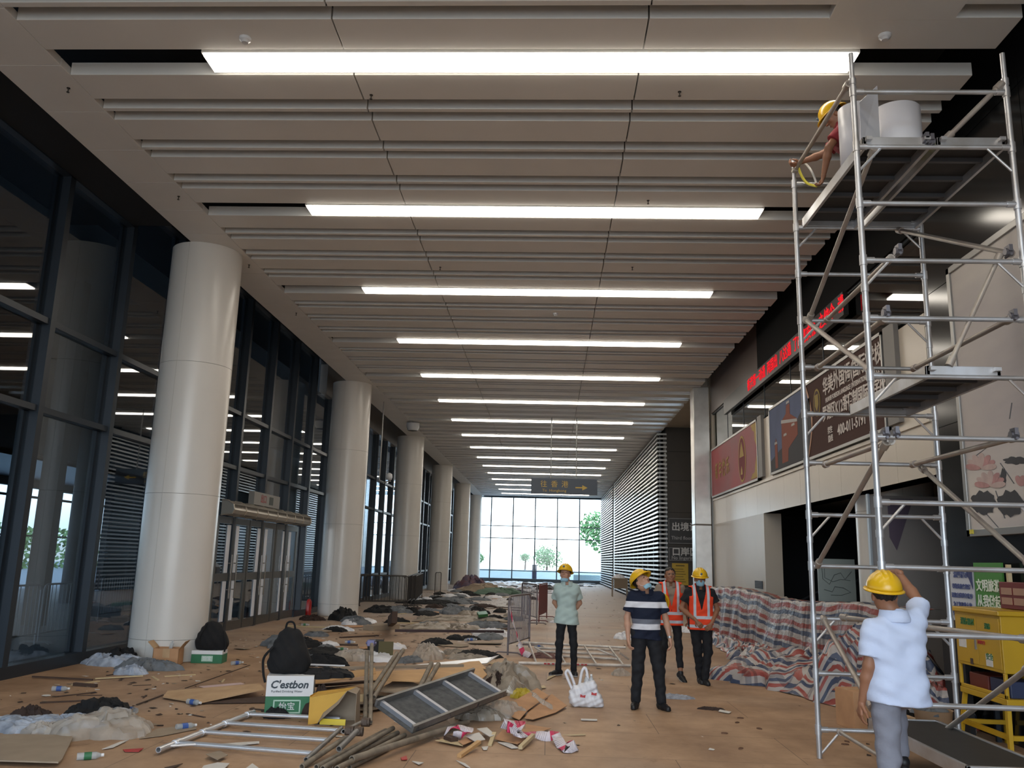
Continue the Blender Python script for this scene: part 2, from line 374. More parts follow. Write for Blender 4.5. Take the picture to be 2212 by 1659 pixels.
# steel pillar
t = thing('steel_pillar', 'tall brushed steel pillar where the balcony ends, behind the man in the orange vest and mask', 'pillar', (4.7, 26.7, 0))
MB().box(-.25, .25, -.3, .3, 0, 3.0).box(-.25, .25, -.3, .3, 3.015, 7.3).build('cladding', steel, t, bevel=.02)
MB().box(-.24, .24, -.29, .29, 3.0, 3.015).build('seam', colj, t)
struct('wall_side_hall', MB().box(9.4, 9.6, 26.6, 35.4, 0, 8.4).box(4.72, 9.5, 26.95, 35.4, 7.42, 7.5).box(4.68, 9.5, 27.0, 27.1, 7.42, 8.4).box(5.0, 5.2, 26.6, 27.0, 7.4, 8.4), beige2)
# slatted block and its stone end
sb = mat('slat_backing', '08090a', .95, spec=.1)
stone = mat('dark_stone', '46423e', .4, 0, .15, 1.5)
struct('wall_slatted', MB().box(4.6, 5.6, 36.5, 59, 0, 8.4).box(4.6, 5.6, 60.3, Y1, 0, 8.4), sb)
struct('wall_stone', MB().box(4.82, 9.5, 35.4, 36.4, 0, 8.4).box(4.5, 5.6, 59, 60.2, 0, 8.4).box(5.5, 6, 60, 63, 0, 8.4), stone)
js = MB()
for z in (1.3, 2.5, 3.9, 5.2, 6.4): js.box(4.82, 9.5, 35.39, 35.4, z-.006, z+.006)
for x in (6.3, 7.6): js.box(x-.006, x+.006, 35.39, 35.4, 0, 8)
struct('trim_5', js, black)
slat = mat('white_slat', 'c9cdd0', .3, .3)
def slat_screen(x, y0, y1, label, ret):
    t = thing('slat_screen', label, 'slatted screen', (x, y0, 0))
    s1 = MB(); z = .12
    while z < 7.1:
        s1.box(-.02, .06, 0, y1-y0, z, z+.07)
        if ret: s1.box(.06, .37, -.02, .03, z, z+.07)
        z += .178
    s1.build('slat', slat, t)
    p = MB()
    yy = .02
    while yy < y1-y0: p.box(.065, .13, yy, yy+.06, 0, 7.18); yy += 2.2
    p.build('upright', frame_m, t)
slat_screen(4.45, 35.25, 58.9, 'wall-high screen of white horizontal slats on black, nearer of the two', True)
slat_screen(4.45, 60.3, 74.8, 'wall-high screen of white horizontal slats beside the bright end window', False)
# ================================================================ helpers for things measured in world metres
def wb(mb, name, m, t, **k):
    l = t.location; mb.v = [(x-l.x, y-l.y, z-l.z) for x, y, z in mb.v]
    return mb.build(name, m, t, **k)
def decal(name, X, pts, m, t, dx=.0, n=None):
    """flat printed shape on the plane x = X, outline given as photo pixels"""
    q = [PX(x, y, X) for x, y in pts]; mb = MB(); k = len(q)
    mb.add([(X-dx, p.y, p.z) for p in q]+[(X-dx+.003, p.y, p.z) for p in q], [tuple(range(k)), tuple(range(2*k-1, k-1, -1))]+[(i, k+i, k+(i+1) % k, (i+1) % k) for i in range(k)])
    return wb(mb, name, m, t)
def decal_yz(name, X, pts, m, t, dx=.0):
    mb = MB(); k = len(pts)
    mb.add([(X-dx, y, z) for y, z in pts]+[(X-dx+.003, y, z) for y, z in pts], [tuple(range(k)), tuple(range(2*k-1, k-1, -1))]+[(i, k+i, k+(i+1) % k, (i+1) % k) for i in range(k)])
    return wb(mb, name, m, t)
def wtext(name, s, size, m, loc, face, t, sx=1, align='CENTER', bold=None):
    l = t.location if t else Vector((0, 0, 0))
    return text(name, s, size, m, TM(Vector(loc)-l, face), t, sx=sx, align=align, bold=size*.02 if bold is None else bold)
silver = mat('silver_frame', '9b9a97', .35, .7)
# ---- hanging sign
t = thing('hanging_sign', 'dark blue sign with gold writing and arrow hung from the ceiling by two rods', 'sign', (.56, 32.5, 4.3))
MB().box(-1.26, 1.25, -.06, .06, 0, .60).build('sign_board', mat('sign_slate', '3c4552', .4), t, bevel=.01)
gold = mat('sign_gold', 'c9a94e', .5)
for i, ch in enumerate('往香港'): text('lettering', ch, .27, gold, TM((-.78+i*.40, -.066, .36), '-y'), t)
text('lettering', 'To  Hongkong', .135, gold, TM((-.38, -.066, .13), '-y'), t, sx=1.15)
MB().prism([(.42, -.022), (.68, -.022), (.68, -.10), (.88, 0), (.68, .10), (.68, .022), (.42, .022)], 0, .008, M=Matrix.Translation((0, -.064, .26)) @ Matrix.Rotation(math.pi/2, 4, 'X')).build('arrow', gold, t)
for x in (-.52, .45): MB().tube((x, 0, .6), (x, 0, H-4.3+.05), .022).build('hanging_rod', silver, t)
# ---- advertising panels on the balcony
def ad_frame(t, y0, y1, z0, z1, bg):
    X = 4.93; f = MB()
    for a in ((y0, y1, z1-.05, z1), (y0, y1, z0, z0+.05), (y0, y0+.05, z0, z1), (y1-.05, y1, z0, z1)): f.box(X-.01, XR, *a)
    wb(f, 'frame', silver, t)
    wb(MB().box(X+.004, XR, y0+.05, y1-.05, z0+.05, z1-.05), 'poster', bg, t)
t = thing('advert_panel', 'reddish festive panel with gold oval emblem on the balcony front', 'advert', (5, 23.6, 3.8))
ad_frame(t, 20.35, 26.2, 3.8, 5.27, mat('poster_red', 'a84a4e', .6, 0, .1, .5, col2='8d6468', spec=.35))
red_t = mat('gold_print', 'a88a5a', .85)
for i, ch in enumerate('新年快乐'): wtext('lettering', ch, .5, red_t, (4.925, 25.35-i*.52, 4.5), '-x', t, sx=.85)
gm, gd = mat('gold_print_2', 'b49a62', .85), mat('plum_print', '7a3c42', .85)
def ell(cy, cz, ry, rz, n=28): return [(cy+ry*math.cos(2*math.pi*i/n), cz+rz*math.sin(2*math.pi*i/n)) for i in range(n)]
decal_yz('emblem', 4.93, ell(22.0, 4.5, .42, .60), gm, t, .004)
decal_yz('emblem', 4.93, ell(22.0, 4.5, .36, .54), gd, t, .007)
decal_yz('emblem', 4.93, [(21.75, 4.55), (22.25, 4.55), (22.15, 4.75), (22.02, 4.95), (21.9, 4.8)], gm, t, .010)
decal_yz('emblem', 4.93, [(21.95, 4.1), (22.15, 4.1), (22.12, 4.22), (22.05, 4.32), (21.97, 4.2)], gm, t, .010)
decal_yz('corner_ornament', 4.93, [(20.42, 5.2), (20.95, 5.2), (20.8, 5.05), (20.62, 5.0), (20.6, 4.8), (20.5, 4.7), (20.42, 4.6)], gm, t, .004)
decal_yz('corner_ornament', 4.93, [(20.42, 3.88), (21.1, 3.88), (20.9, 4.0), (20.68, 4.02), (20.6, 4.2), (20.42, 4.45)], gm, t, .004)
wb(MB().box(4.93, 5, 19.95, 20.33, 3.85, 5.3), 'side_strip', mat('grey_strip', '75716d', .5), t)
t = thing('advert_panel', 'large brown school advert with a gold crest, above the dark opening', 'advert', (5, 15.9, 3.8))
ad_frame(t, 12.55, 19.2, 3.8, 5.30, mat('poster_brown', '564440', .85, spec=.08))
blue = mat('poster_sky', '5f6a88', .8, 0, .25, 1.5); brick = mat('poster_brick', '8a5346', .85); dkp = mat('poster_shade', '47484c', .85); pale = mat('poster_pale', '9a9590', .5)
n_ = 16; arc = [(16.4-.32*math.cos(math.pi*(i/n_-.5)), 3.86+1.38*i/n_) for i in range(n_+1)]
decal_yz('printed_sky', 4.93, [(19.14, 3.86), (19.14, 5.24)]+arc[::-1], blue, t, .003)
decal_yz('arc_stripe', 4.93, [(y+.03, z) for y, z in arc]+[(y-.05, z) for y, z in arc[::-1]], mat('poster_orange', 'a5714c', .5), t, .006)
decal_yz('printed_shade', 4.93, [(19.14, 3.86), (19.14, 4.1), (18.4, 4.25), (17.6, 4.35), (16.9, 4.75), (16.15, 5.0), (16.1, 4.4), (16.38, 3.86)], dkp, t, .006)
decal_yz('printed_building', 4.93, [(18.2, 3.95), (18.15, 4.85), (17.8, 4.95), (17.75, 5.12), (17.5, 5.12), (17.5, 4.9), (17.0, 4.72), (17.0, 4.4), (17.7, 4.2), (17.75, 3.95)], brick, t, .009)
decal_yz('printed_building', 4.93, [(18.75, 3.9), (18.75, 4.4), (18.65, 4.55), (18.55, 4.4), (18.55, 3.9)], brick, t, .009)
for y, z in ((18.65, 4.42), (17.62, 5.14), (17.9, 4.5), (17.3, 4.62)): decal_yz('printed_trim', 4.93, [(y-.12, z), (y+.12, z), (y+.1, z+.05), (y-.1, z+.05)], pale, t, .012)
decal_yz('printed_trim', 4.93, [(18.18, 4.80), (17.0, 4.66), (17.0, 4.72), (18.16, 4.87)], pale, t, .012)
lt = mat('poster_letters', 'd8cec6', .7); gc = mat('crest_gold', '9c8850', .85)
decal_yz('crest', 4.93, ell(15.72, 4.80, .2, .26), gc, t, .006); decal_yz('crest', 4.93, ell(15.72, 4.80, .165, .22), mat('poster_brown2', '54433f', .85), t, .009)
decal_yz('crest', 4.93, [(15.62, 4.95), (15.82, 4.95), (15.82, 4.75), (15.72, 4.64), (15.62, 4.75)], gc, t, .012)
wtext('lettering', '华美外国语(国际)学校', .34, lt, (4.924, 13.95, 4.98), '-x', t, sx=.85)
wtext('lettering', 'HUAMEI FOREIGN LANGUAGE ( INTERNATIONAL ) SCHOOL', .12, lt, (4.924, 13.95, 4.74), '-x', t, sx=.78)
wtext('lettering', '罗湖区K12寄宿制国际化学校', .29, lt, (4.924, 13.95, 4.50), '-x', t, sx=.80)
wtext('lettering', '招生', .13, lt, (4.924, 15.05, 4.18), '-x', t); wtext('lettering', '热线', .13, lt, (4.924, 15.05, 4.03), '-x', t)
wtext('lettering', '400-011-5191', .25, lt, (4.924, 14.0, 4.11), '-x', t, sx=.95)
wb(MB().box(4.93, 5, 12.1, 12.5, 3.85, 5.32), 'side_strip', mat('grey_strip', '75716d', .5), t)
# ---- LED strip
t = thing('led_display', 'long LED strip with red running characters above the balcony glass', 'display', (4.9, 19, 5.98))
wb(MB().box(4.90, 4.99, 14.0, 24.0, 5.99, 6.40), 'display_box', mat('led_black', '141011', .35), t, bevel=.005)
led = emit_mat('led_red', 'ff2a34', .85)
y = 20.9
for s in ('香港第一动通', '两国出', '八达通', '了向您安来', '之统个', '请'):
    for ch in s: wtext('led_character', ch, .31, led, (4.895, y, 6.19), '-x', t, sx=.95); y -= .30
    y -= .16
# ---- big lotus picture
t = thing('lotus_picture', 'tall silver-framed picture of pink lotus and dark leaves on the granite wall', 'picture', (5, 7.4, 2.2))
canvas = mat('picture_ground', 'cfc8bf', .7, 0, .1, .5, col2='aaa3a4', stretch=(1, .6, 2.2))
f = MB()
for a in ((4.4, 10.42, 5.44, 5.52), (4.4, 10.42, 2.2, 2.28), (10.34, 10.42, 2.2, 5.52), (4.4, 4.48, 2.2, 5.52)): f.box(4.94, 5.01, *a)
wb(f, 'frame', silver, t, bevel=.005)
wb(MB().box(4.965, 5.01, 4.48, 10.34, 2.28, 5.44), 'canvas', canvas, t)
pk, pk2, lf, st = mat('petal_pink', 'b98a88', .6, 0, .3, 8), mat('petal_pale', 'bfa8a2', .6, 0, .2, 8), mat('leaf_ink', '33343a', .6, 0, .3, 5), mat('ink_stroke', '55575c', .6)
def petal(cx_, cy_, L, w, a, m, d):
    pts = []
    for i in range(14):
        u = i/14*2*math.pi; x = L*math.cos(u)*.5+L*.5; yv = w*math.sin(u)*(.6+.4*math.cos(u/2)**2); pts.append((cx_+x*math.cos(a)-yv*math.sin(a), cy_-x*math.sin(a)-yv*math.cos(a)))
    decal('lotus_petal', 4.965, pts, m, t, d)
d = .004
for (cx_, cy_) in ((2120, 1012), (2140, 1050)):
    for i, a in enumerate((2.6, .5, 2.1, 1.0, 1.55, 3.0, .15)):
        petal(cx_, cy_, 34, 8, a, pk if i % 2 else pk2, d); d += .0004
for i, a in enumerate((1.9, 1.3, .8)): petal(2205, 1050, 24, 7, a, pk, .006+i*.0005)
def blob(cx_, cy_, rx, ry, m, d, seed):
    r = random.Random(seed); decal('lotus_leaf', 4.965, [(cx_+rx*(1+.13*math.sin(7*u+seed)+r.uniform(-.05, .05))*math.cos(u), cy_+ry*(1+.13*math.sin(9*u)+r.uniform(-.06, .06))*math.sin(u)) for u in [i/36*2*math.pi for i in range(36)]], m, t, d)
blob(2126, 1086, 27, 25, lf, .009, 1); blob(2184, 1088, 27, 27, lf, .0095, 2); blob(2195, 995, 26, 8, lf, .004, 3); blob(2168, 1030, 6, 18, lf, .004, 4)
for a, b_ in (((2130, 1110), (2165, 1150)), ((2160, 1000), (2190, 1045)), ((2150, 1060), (2170, 1120)), ((2100, 990), (2140, 960)), ((2185, 870), (2180, 905))):
    decal('ink_stroke', 4.965, [(a[0], a[1]), (a[0]+2, a[1]), (b_[0]+2, b_[1]), (b_[0], b_[1])], st, t, .003)
wb(MB().box(4.93, 4.94, 10.25, 10.33, 2.23, 2.28), 'sticker', mat('sticker_yellow', 'cfc13a', .5), t)
# ---- signs on the dark stone end wall
def stone_sign(z0, z1, cn, en, label):
    t = thing('wall_sign', label, 'sign', (5.5, 35.38, z0))
    h = z1-z0
    wb(MB().box(4.86, 6.6, 35.34, 35.39, z0, z1), 'sign_board', mat('sign_grey', '3a3c3f', .4), t, bevel=.006)
    f = MB()
    for a in ((4.88, 6.58, z1-.04, z1-.025), (4.88, 6.58, z0+.025, z0+.04), (4.88, 4.895, z0+.03, z1-.03)): f.box(a[0], a[1], 35.33, 35.345, a[2], a[3])
    wb(f, 'border_line', mat('sign_line', '9a9c9e', .5), t)
    wl = mat('sign_letters', 'c4c6c8', .5)
    for i, ch in enumerate(cn): wtext('lettering', ch, .36, wl, (5.17+i*.36, 35.33, z0+h*.64), '-y', t)
    wtext('lettering', en, .19, mat('sign_letters_dim', '96989a', .5), (4.98, 35.33, z0+h*.23), '-y', t, align='LEFT')
stone_sign(2.62, 3.68, '出境请上', 'Third floor im', 'grey wall sign with white writing, upper of the two beside the slatted screen')
stone_sign(1.02+.92, 2.50, '口岸区域', 'No lingering', 'grey wall sign with white writing, lower of the two beside the slatted screen')
t = thing('notice_board', 'yellow notice on the dark stone wall behind the bareheaded man', 'notice', (5.3, 35.38, 1.0))
wb(MB().box(5.0, 5.65, 35.35, 35.39, 1.0, 1.86), 'sheet', mat('notice_yellow', 'b79a35', .5), t)
tl = MB()
for i in range(6): tl.box(5.08, 5.55-.05*(i % 3), 35.345, 35.35, 1.12+i*.1, 1.145+i*.1)
tl.box(5.15, 5.5, 35.345, 35.35, 1.74, 1.79); wb(tl, 'printed_line', mat('notice_ink', '6b5a20', .6), t)
# ---- recess: escalator, map poster
t = thing('escalator', 'dark escalator rising inside the opening under the balcony', 'escalator', (6.5, 22, 0))
for y in (21.2, 22.4):
    b = MB(); ang = math.atan2(1, 1.55)
    b.prism([(5.5, 0.0), (7.0, 0.0), (11.2, 2.75), (11.2, 3.3), (10.6, 3.28), (6.4, .95), (5.5, .95)], -.1, .1, M=Matrix.Translation((0, y, 0)) @ Matrix.Rotation(math.pi/2, 4, 'X')); wb(b, 'balustrade', mat('escalator_dark', '202124', .3), t)
    wb(MB().path([(5.5, y, .98), (6.4, y, .99), (10.6, y, 3.30)], .03), 'handrail', mat('escalator_rail', '5c5f63', .3, .6), t)
st_ = MB()
for i in range(13): st_.box(6.6+i*.33, 7.0+i*.33, 21.3, 22.3, max(0, -.2+i*.21), .05+i*.21)
wb(st_, 'step', mat('escalator_step', '3b3c3e', .5, .3), t)
t = thing('map_board', 'pale line map board inside the opening, left of the white-shirted man', 'board', (5.4, 17.0, 0))
wb(MB().box(5.2, 5.9, 17.0, 17.05, 1.18, 1.98), 'board', mat('map_pale', '8f9a98', .4), t)
wb(MB().box(5.15, 5.95, 16.98, 17.06, 1.10, 1.17).box(5.2, 5.24, 17.0, 17.04, 0, 1.18).box(5.86, 5.9, 17.0, 17.04, 0, 1.18), 'stand', frame_m, t)
mp_ = MB(); r = random.Random(3); x = 5.25; z = 1.4
pts = [(5.27, 16.995, 1.85), (5.28, 16.995, 1.6), (5.4, 16.995, 1.5), (5.5, 16.995, 1.68), (5.62, 16.995, 1.72), (5.7, 16.995, 1.6), (5.83, 16.995, 1.75)]
mp_.path(pts, .006, 5); mp_.path([(5.3, 16.995, 1.4), (5.45, 16.995, 1.36), (5.5, 16.995, 1.46), (5.66, 16.995, 1.44), (5.8, 16.995, 1.36), (5.62, 16.995, 1.3), (5.42, 16.995, 1.3)], .006, 5)
mp_.path([(5.32, 16.995, 1.87), (5.32, 16.995, 1.62), (5.47, 16.995, 1.55), (5.62, 16.995, 1.6), (5.8, 16.995, 1.58)], .005, 5)
wb(mp_, 'map_line', mat('map_ink', '4b5556', .6), t)
# purple banner leaning on the recess pillar
t = thing('banner', 'tall grey and purple display banner under the balcony behind the scaffold', 'banner', (5.6, 13.6, 0))
wb(MB().box(5.06, 6.15, 13.8, 13.84, .0, 2.95), 'sheet', mat('banner_grey', '8e8a88', .4), t)
wb(MB().prism([(5.35, 2.9), (5.75, 2.9), (5.45, 2.1), (5.35, 2.3)], -.001, .003, M=Matrix.Translation((0, 13.796, 0)) @ Matrix.Rotation(math.pi/2, 4, 'X')), 'printed_shape', mat('banner_purple', '5d5362', .4), t)
wb(MB().box(5.04, 5.07, 13.78, 13.86, 0, 2.97), 'edge_strip', mat('banner_edge', 'b9c4cc', .3, .4), t)
# ---- CCTV, speaker, extinguisher, air curtain and doors on the glazed side
t = thing('security_camera', 'dome camera on a long hooked pole hanging from the ceiling edge', 'camera', (-5.9, 30.0, 4.3))
wb(MB().path([(-6.0, 29.8, 7.27), (-6.0, 29.8, 4.42), (-5.85, 29.8, 4.36), (-5.6, 29.8, 4.42)], .022), 'pole', silver, t)
wb(MB().lathe([(.0, 4.44), (.09, 4.46), (.12, 4.56), (.10, 4.66), (.03, 4.7), (0, 4.7)], 20, (-5.66, 29.8, 0)), 'dome', mat('cctv_white', 'c9cacb', .3), t, smooth=True)
t = thing('loudspeaker', 'white barrel-shaped loudspeaker fixed at the edge of the ceiling on the left', 'speaker', (-5.8, 34.4, 7.0))
wb(MB().lathe([(0, 6.88), (.2, 6.9), (.27, 7.05), (.27, 7.2), (.0, 7.22)], 20, (-5.65, 34.3, 0)), 'shell', mat('cctv_white', 'c9cacb', .3), t, smooth='auto')
wb(MB().lathe([(.2, 6.89), (.0, 6.86)], 20, (-5.65, 34.3, 0)).tube((-5.65, 34.3, 7.2), (-5.65, 34.3, 7.25), .05), 'grille', frame_m, t)
t = thing('fire_extinguisher', 'small red fire extinguisher by the doors', 'fire extinguisher', (-7.2, 26.2, 0))
MB().lathe([(0, 0), (.08, 0), (.085, .03), (.085, .40), (.05, .47), (.02, .49), (0, .49)], 20).build('cylinder', mat('extinguisher_red', 'a3221f', .3), t, smooth='auto')
MB().box(-.02, .02, -.02, .05, .49, .54).tube((0, .03, .5), (.1, .05, .2), .012).build('valve', frame_m, t)
t = thing('air_curtain', 'long curved metal air curtain above the glass doors', 'air curtain', (-7.35, 22.1, 2.66))
g = MB(); prof = [(.0, .30), (.16, .28), (.27, .20), (.30, .08), (.26, .0), (0, -.04)]
vv = []; N_ = 64
for i in range(N_+1):
    for x, z in prof: vv.append((x, -3.15+6.3*i/N_, z))
kk = len(prof); g.add(vv, [(i*kk+q, (i+1)*kk+q, (i+1)*kk+q+1, i*kk+q+1) for i in range(N_) for q in range(kk-1)]+[tuple(range(kk))[::-1], tuple(N_*kk+q for q in range(kk))])
g.build('casing', mat('casing_metal', 'a39d92', .35, .6), t, smooth='auto')
for i in range(9):
    g = MB(); y = -3.15+6.3*i/8
    for (x0, z0), (x1, z1) in zip(prof[:-1], prof[1:]): g.tube((x0, y, z0), (x1, y, z1), .018, 6)
    g.build('rib', mat('casing_rib', 'c2bbae', .35, .6), t)
g = MB()
for i in range(120):
    y = -3.1+6.2*i/119
    g.box(.262, .292, y-.006, y+.006, .06, .20)
g.build('grille', mat('grille_dark', '6d675e', .5, .4), t)
hs = mat('door_frame_grey', '5f5c57', .35, .6); push = mat('door_handle_steel', 'b7b2aa', .25, .9); whites = mat('door_leaf_white', 'dfe4ee', .4)
for q in range(3):
    ya = 19.05+q*2.1
    for s in range(2):
        y = ya+s*1.03
        t = thing('door_leaf', 'glass door wing with steel frame under the air curtain, %s from the near end' % ['first', 'second', 'third', 'fourth', 'fifth', 'sixth'][q*2+s], 'door', (-7.46, y, 0), 0, 'glass door wings')
        f = MB().box(-.03, .03, 0, .09, .02, 2.6).box(-.03, .03, .93, 1.02, .02, 2.6).box(-.03, .03, .09, .93, .02, .22).box(-.03, .03, .09, .93, 2.45, 2.6).box(-.03, .03, .09, .93, 1.15, 1.32)
        f.build('door_frame', hs, t)
        MB().box(-.006, .006, .09, .93, .22, 1.15).box(-.006, .006, .09, .93, 1.32, 2.45).build('door_glass', glassd, t)
        MB().box(.012, .022, .62 if s == 0 else .16, .84 if s == 0 else .36, .24, 1.14).box(.012, .022, .62 if s == 0 else .16, .84 if s == 0 else .36, 1.33, 2.42).build('white_strip', whites, t)
        hy = .86 if s == 0 else .16
        MB().tube((.10, hy, .75), (.10, hy, 1.75), .018).tube((.03, hy, .95), (.10, hy, .95), .012).tube((.03, hy, 1.55), (.10, hy, 1.55), .012).build('door_handle', push, t)
t = thing('exit_sign', 'small grey sign with red lettering on the air curtain', 'sign', (-7.3, 21.6, 2.96))
wb(MB().box(-7.34, -7.2, 20.6, 22.6, 2.96, 3.28), 'sign_box', mat('sign_box_grey', '8b8a86', .5), t)
wtext('lettering', '出口', .22, mat('sign_red', '8d3a3a', .5), (-7.197, 21.3, 3.12), '+x', t)
wb(MB().box(-7.2, -7.194, 21.75, 22.05, 3.02, 3.22), 'pictogram', mat('sign_pict', '3c4440', .5), t)
# ---- ceiling fittings
sp_m = mat('sprinkler_metal', '4a4642', .4, .6)
spr = None
spots = [(148, 190, 'at the ceiling edge top left'), (386, 424, 'at the ceiling edge above the nearest column'), (538, 572, 'at the ceiling edge just past the nearest column'), (802, 205, 'below the first light bar on the left'), (1468, 198, 'below the first light bar on the right'), (1400, 433, 'just before the second light bar'), (951, 577, 'between the second and third light bars on the left'), (1366, 577, 'between the second and third light bars on the right'), (640, 676, 'at the ceiling edge past the third light bar')]
for x, y, w in spots:
    p = G(x, y, H)
    if spr is None:
        spr = thing('sprinkler', 'small sprinkler head '+w, 'sprinkler', (p.x, p.y, H-.10), 0, 'sprinkler heads under the ceiling')
        spr.scale = (.6, .6, .6); spr.location.z = H-.06
        MB().tube((0, 0, .10), (0, 0, .02), .012).lathe([(0, .095), (.035, .1), (.035, .09)], 12).build('stem', sp_m, spr)
        MB().lathe([(0, 0), (.03, .002), (.03, .01), (0, .02)], 12).build('deflector', sp_m, spr)
    else: dup(spr, (p.x, p.y, H-.06), 0, 'small sprinkler head '+w)
for x, y, w in ((1911, 76, 'round white smoke detector at top right above the scaffold'), (530, 82, 'round white smoke detector above the first light bar at left'), (1200, 677, 'round white smoke detector past the third light bar')):
    p = G(x, y, H); t = thing('smoke_detector', w, 'smoke detector', (p.x, p.y, H-.06), 0, 'smoke detectors')
    MB().lathe([(0, 0), (.035, 0), (.045, .02), (.06, .03), (.065, .06), (0, .06)], 20).build('housing', mat('cctv_white', 'c9cacb', .3), t, smooth='auto')
# ================================================================ scaffold tower
t = thing('scaffold_tower', 'tall aluminium scaffold tower with platforms on the right', 'scaffold', (3.3, 7.93, 0))
alp = mat('scaffold_alu', 'd2d5da', .38, .72, .3, 3, col2='b0aca8')
wood = mat('brace_tube', 'b0a99e', .45, .5, .3, 4, col2='948780')
XA, XB, YN, YF = 2.64, 3.97, 7.0, 8.85
ZR = [.26, .78, 1.30, 1.81, 2.32, 2.85, 3.36, 3.86, 4.37, 4.89, 5.42]
for Y, zt in ((YF, 6.23), (YN, 6.33)):
    for X in (XA, XB):
        m = MB().tube((X, Y, 0), (X, Y, zt-.28), .0254, 16).tube((X, Y, zt-.28), (X, Y, zt), .021, 16)
        for z in (2.07, 4.12, zt-.28): m.tube((X, Y, z-.03), (X, Y, z+.03), .031, 16)
        wb(m, 'standard_pole', alp, t, smooth='auto')
    zr = ZR+([5.95] if Y == YN else [5.93])
    for z in zr:
        m = MB().tube((XA+.02, Y, z), (XB-.02, Y, z), .021, 12)
        for X, s in ((XA, 1), (XB, -1)): m.tube((X-.0*s, Y, z-.045), (X, Y, z+.045), .032, 14).tube((X+s*.02, Y, z), (X+s*.09, Y, z), .028, 12)
        wb(m, 'rung', alp, t, smooth='auto')
    for z in (.26, 1.30, 2.32, 3.36, 4.37, 5.42):
        wb(MB().tube((XA, Y, z-.24), (XA+.22, Y, z), .012, 8), 'gusset', alp, t); wb(MB().tube((XB, Y, z-.24), (XB-.22, Y, z), .012, 8), 'gusset', alp, t)
def brace(pa, Ya, pb, Yb, r=.0235, m=None):
    a, b_ = PY(*pa, Ya), PY(*pb, Yb); mb = MB().tube(a, b_, r, 12)
    d = (b_-a).normalized()
    for p in (a+d*.04, b_-d*.04): mb.tube(p-d*.04, p+d*.04, r+.012, 10)
    wb(mb, 'brace', m or wood, t, smooth='auto')
brace((1834, 180), YN, (1716, 370), YF)
brace((1888, 320), YN, (1748, 690), YF)
brace((1925, 557), YN, (1785, 692), YF)
brace((1880, 800), YN, (1738, 690), YF)
brace((2185, 548), YN, (1940, 497), YF)
brace((1912, 688), YN, (1765, 795), YF)
brace((2185, 688), YN, (1972, 797), YF)
brace((1925, 952), YN, (1782, 1004), YF)
brace((2195, 945), YN, (1970, 1004), YF)
brace((1915, 955), YN, (1765, 1222), YF)
brace((2230, 1225), YN, (1990, 1010), YF)
brace((1885, 1530), YN, (1778, 1335), YF)
brace((2225, 1382), YN, (1818, 1333), YF)
brace((2226, 1440), YN, (2035, 1583), YF)
brace((1935, 1655), YN, (1812, 1580), YF, .018)
brace((2165, 180), YN, (2042, 302), YN+.05)
brace((2050, 790), YN, (2160, 550), YN+.03, .02)
def platform(x0, x1, z, ya, yb, name='platform', topdark=True):
    p = MB().box(x0+.03, x1-.03, ya+.02, yb-.02, z+.02, z+.035)
    pl = wb(p, name, mat('platform_ply', '2c2b2a', .6, 0, .25, 8), t)
    s = MB().box(x0, x0+.03, ya, yb, z-.06, z+.045).box(x1-.03, x1, ya, yb, z-.06, z+.045).box(x0, x1, ya, ya+.03, z-.04, z+.045).box(x0, x1, yb-.03, yb, z-.04, z+.045)
    l = t.location; s.v = [(x-l.x, y-l.y, q-l.z) for x, y, q in s.v]; s.build('side_beam', alp, pl, bevel=.003)
    y = ya+.35
    while y < yb-.1: MB().box(x0+.03-l.x, x1-.03-l.x, y-.02-l.y, y+.02-l.y, z-.02-l.z, z+.02-l.z).build('cross_rib', mat('rib_grey', '55565a', .5, .4), pl); y += .38
    for x in (x0+.04, x1-.04):
        for y in (ya, yb): MB().box(x-.025-l.x, x+.025-l.x, y-.05-l.y, y+.05-l.y, z-l.z, z+.03-l.z).build('hook', alp, pl)
platform(2.70, 3.28, 5.47, YN, YF); platform(3.34, 3.92, 5.47, YN, YF)
platform(3.10, 3.70, 3.41, YN, YF); platform(3.18, 3.86, .31, YN, YF+.2)
# clamps
for (x, y, Yp) in ((1999, 303, YN), (2010, 306, YN), (1940, 543, YN), (1914, 676, YN), (2188, 684, YN), (1912, 938, YN), (1934, 937, YN), (2190, 940, YN), (2178, 545, YN)):
    p = PY(x, y, Yp); wb(MB().tube((p.x-.03, p.y, p.z), (p.x+.03, p.y, p.z), .034, 10).box(p.x-.015, p.x+.015, p.y-.05, p.y+.03, p.z+.0, p.z+.055).tube((p.x, p.y-.05, p.z-.03), (p.x, p.y+.05, p.z-.03), .012, 8), 'clamp', mat('clamp_steel', '77757a', .4, .8), t)
# white rolled sheets on the top platform
wsh = mat('white_sheet', 'd4d3d8', .4)
def roll(cx_, cy_, r, h, a0, a1, z0, lab):
    m = MB(); n = 40
    m.grid(n, 1, lambda u, v: (cx_+r*(1+.12*u)*math.cos(a0+(a1-a0)*u), cy_+r*(1+.12*u)*math.sin(a0+(a1-a0)*u), z0+h*v))
    o = m.build('rolled_sheet', wsh, solid=.004, smooth=True); tag(o, lab, 'sheet', 'white sheets on the scaffold top'); return o
pz = 5.505
roll(3.30, 7.72, .215, .66, -2.9, 2.3, pz, 'wide white plastic sheet standing in a round roll on the top platform')
o = MB().add([tuple(p) for p in (Vector((2.76, 7.2, pz)), Vector((3.02, 7.42, pz)), Vector((3.04, 7.45, pz+.78)), Vector((2.76, 7.18, pz+.45)))], [(0, 1, 2, 3)]).build('flat_sheet', wsh, solid=.006)
tag(o, 'flat white sheet standing on edge in front of the roll on the top platform', 'sheet', 'white sheets on the scaffold top')
roll(2.90, 7.62, .17, .62, 2.0, 5.6, pz, 'narrow white sheet curled beside the worker on the top platform')
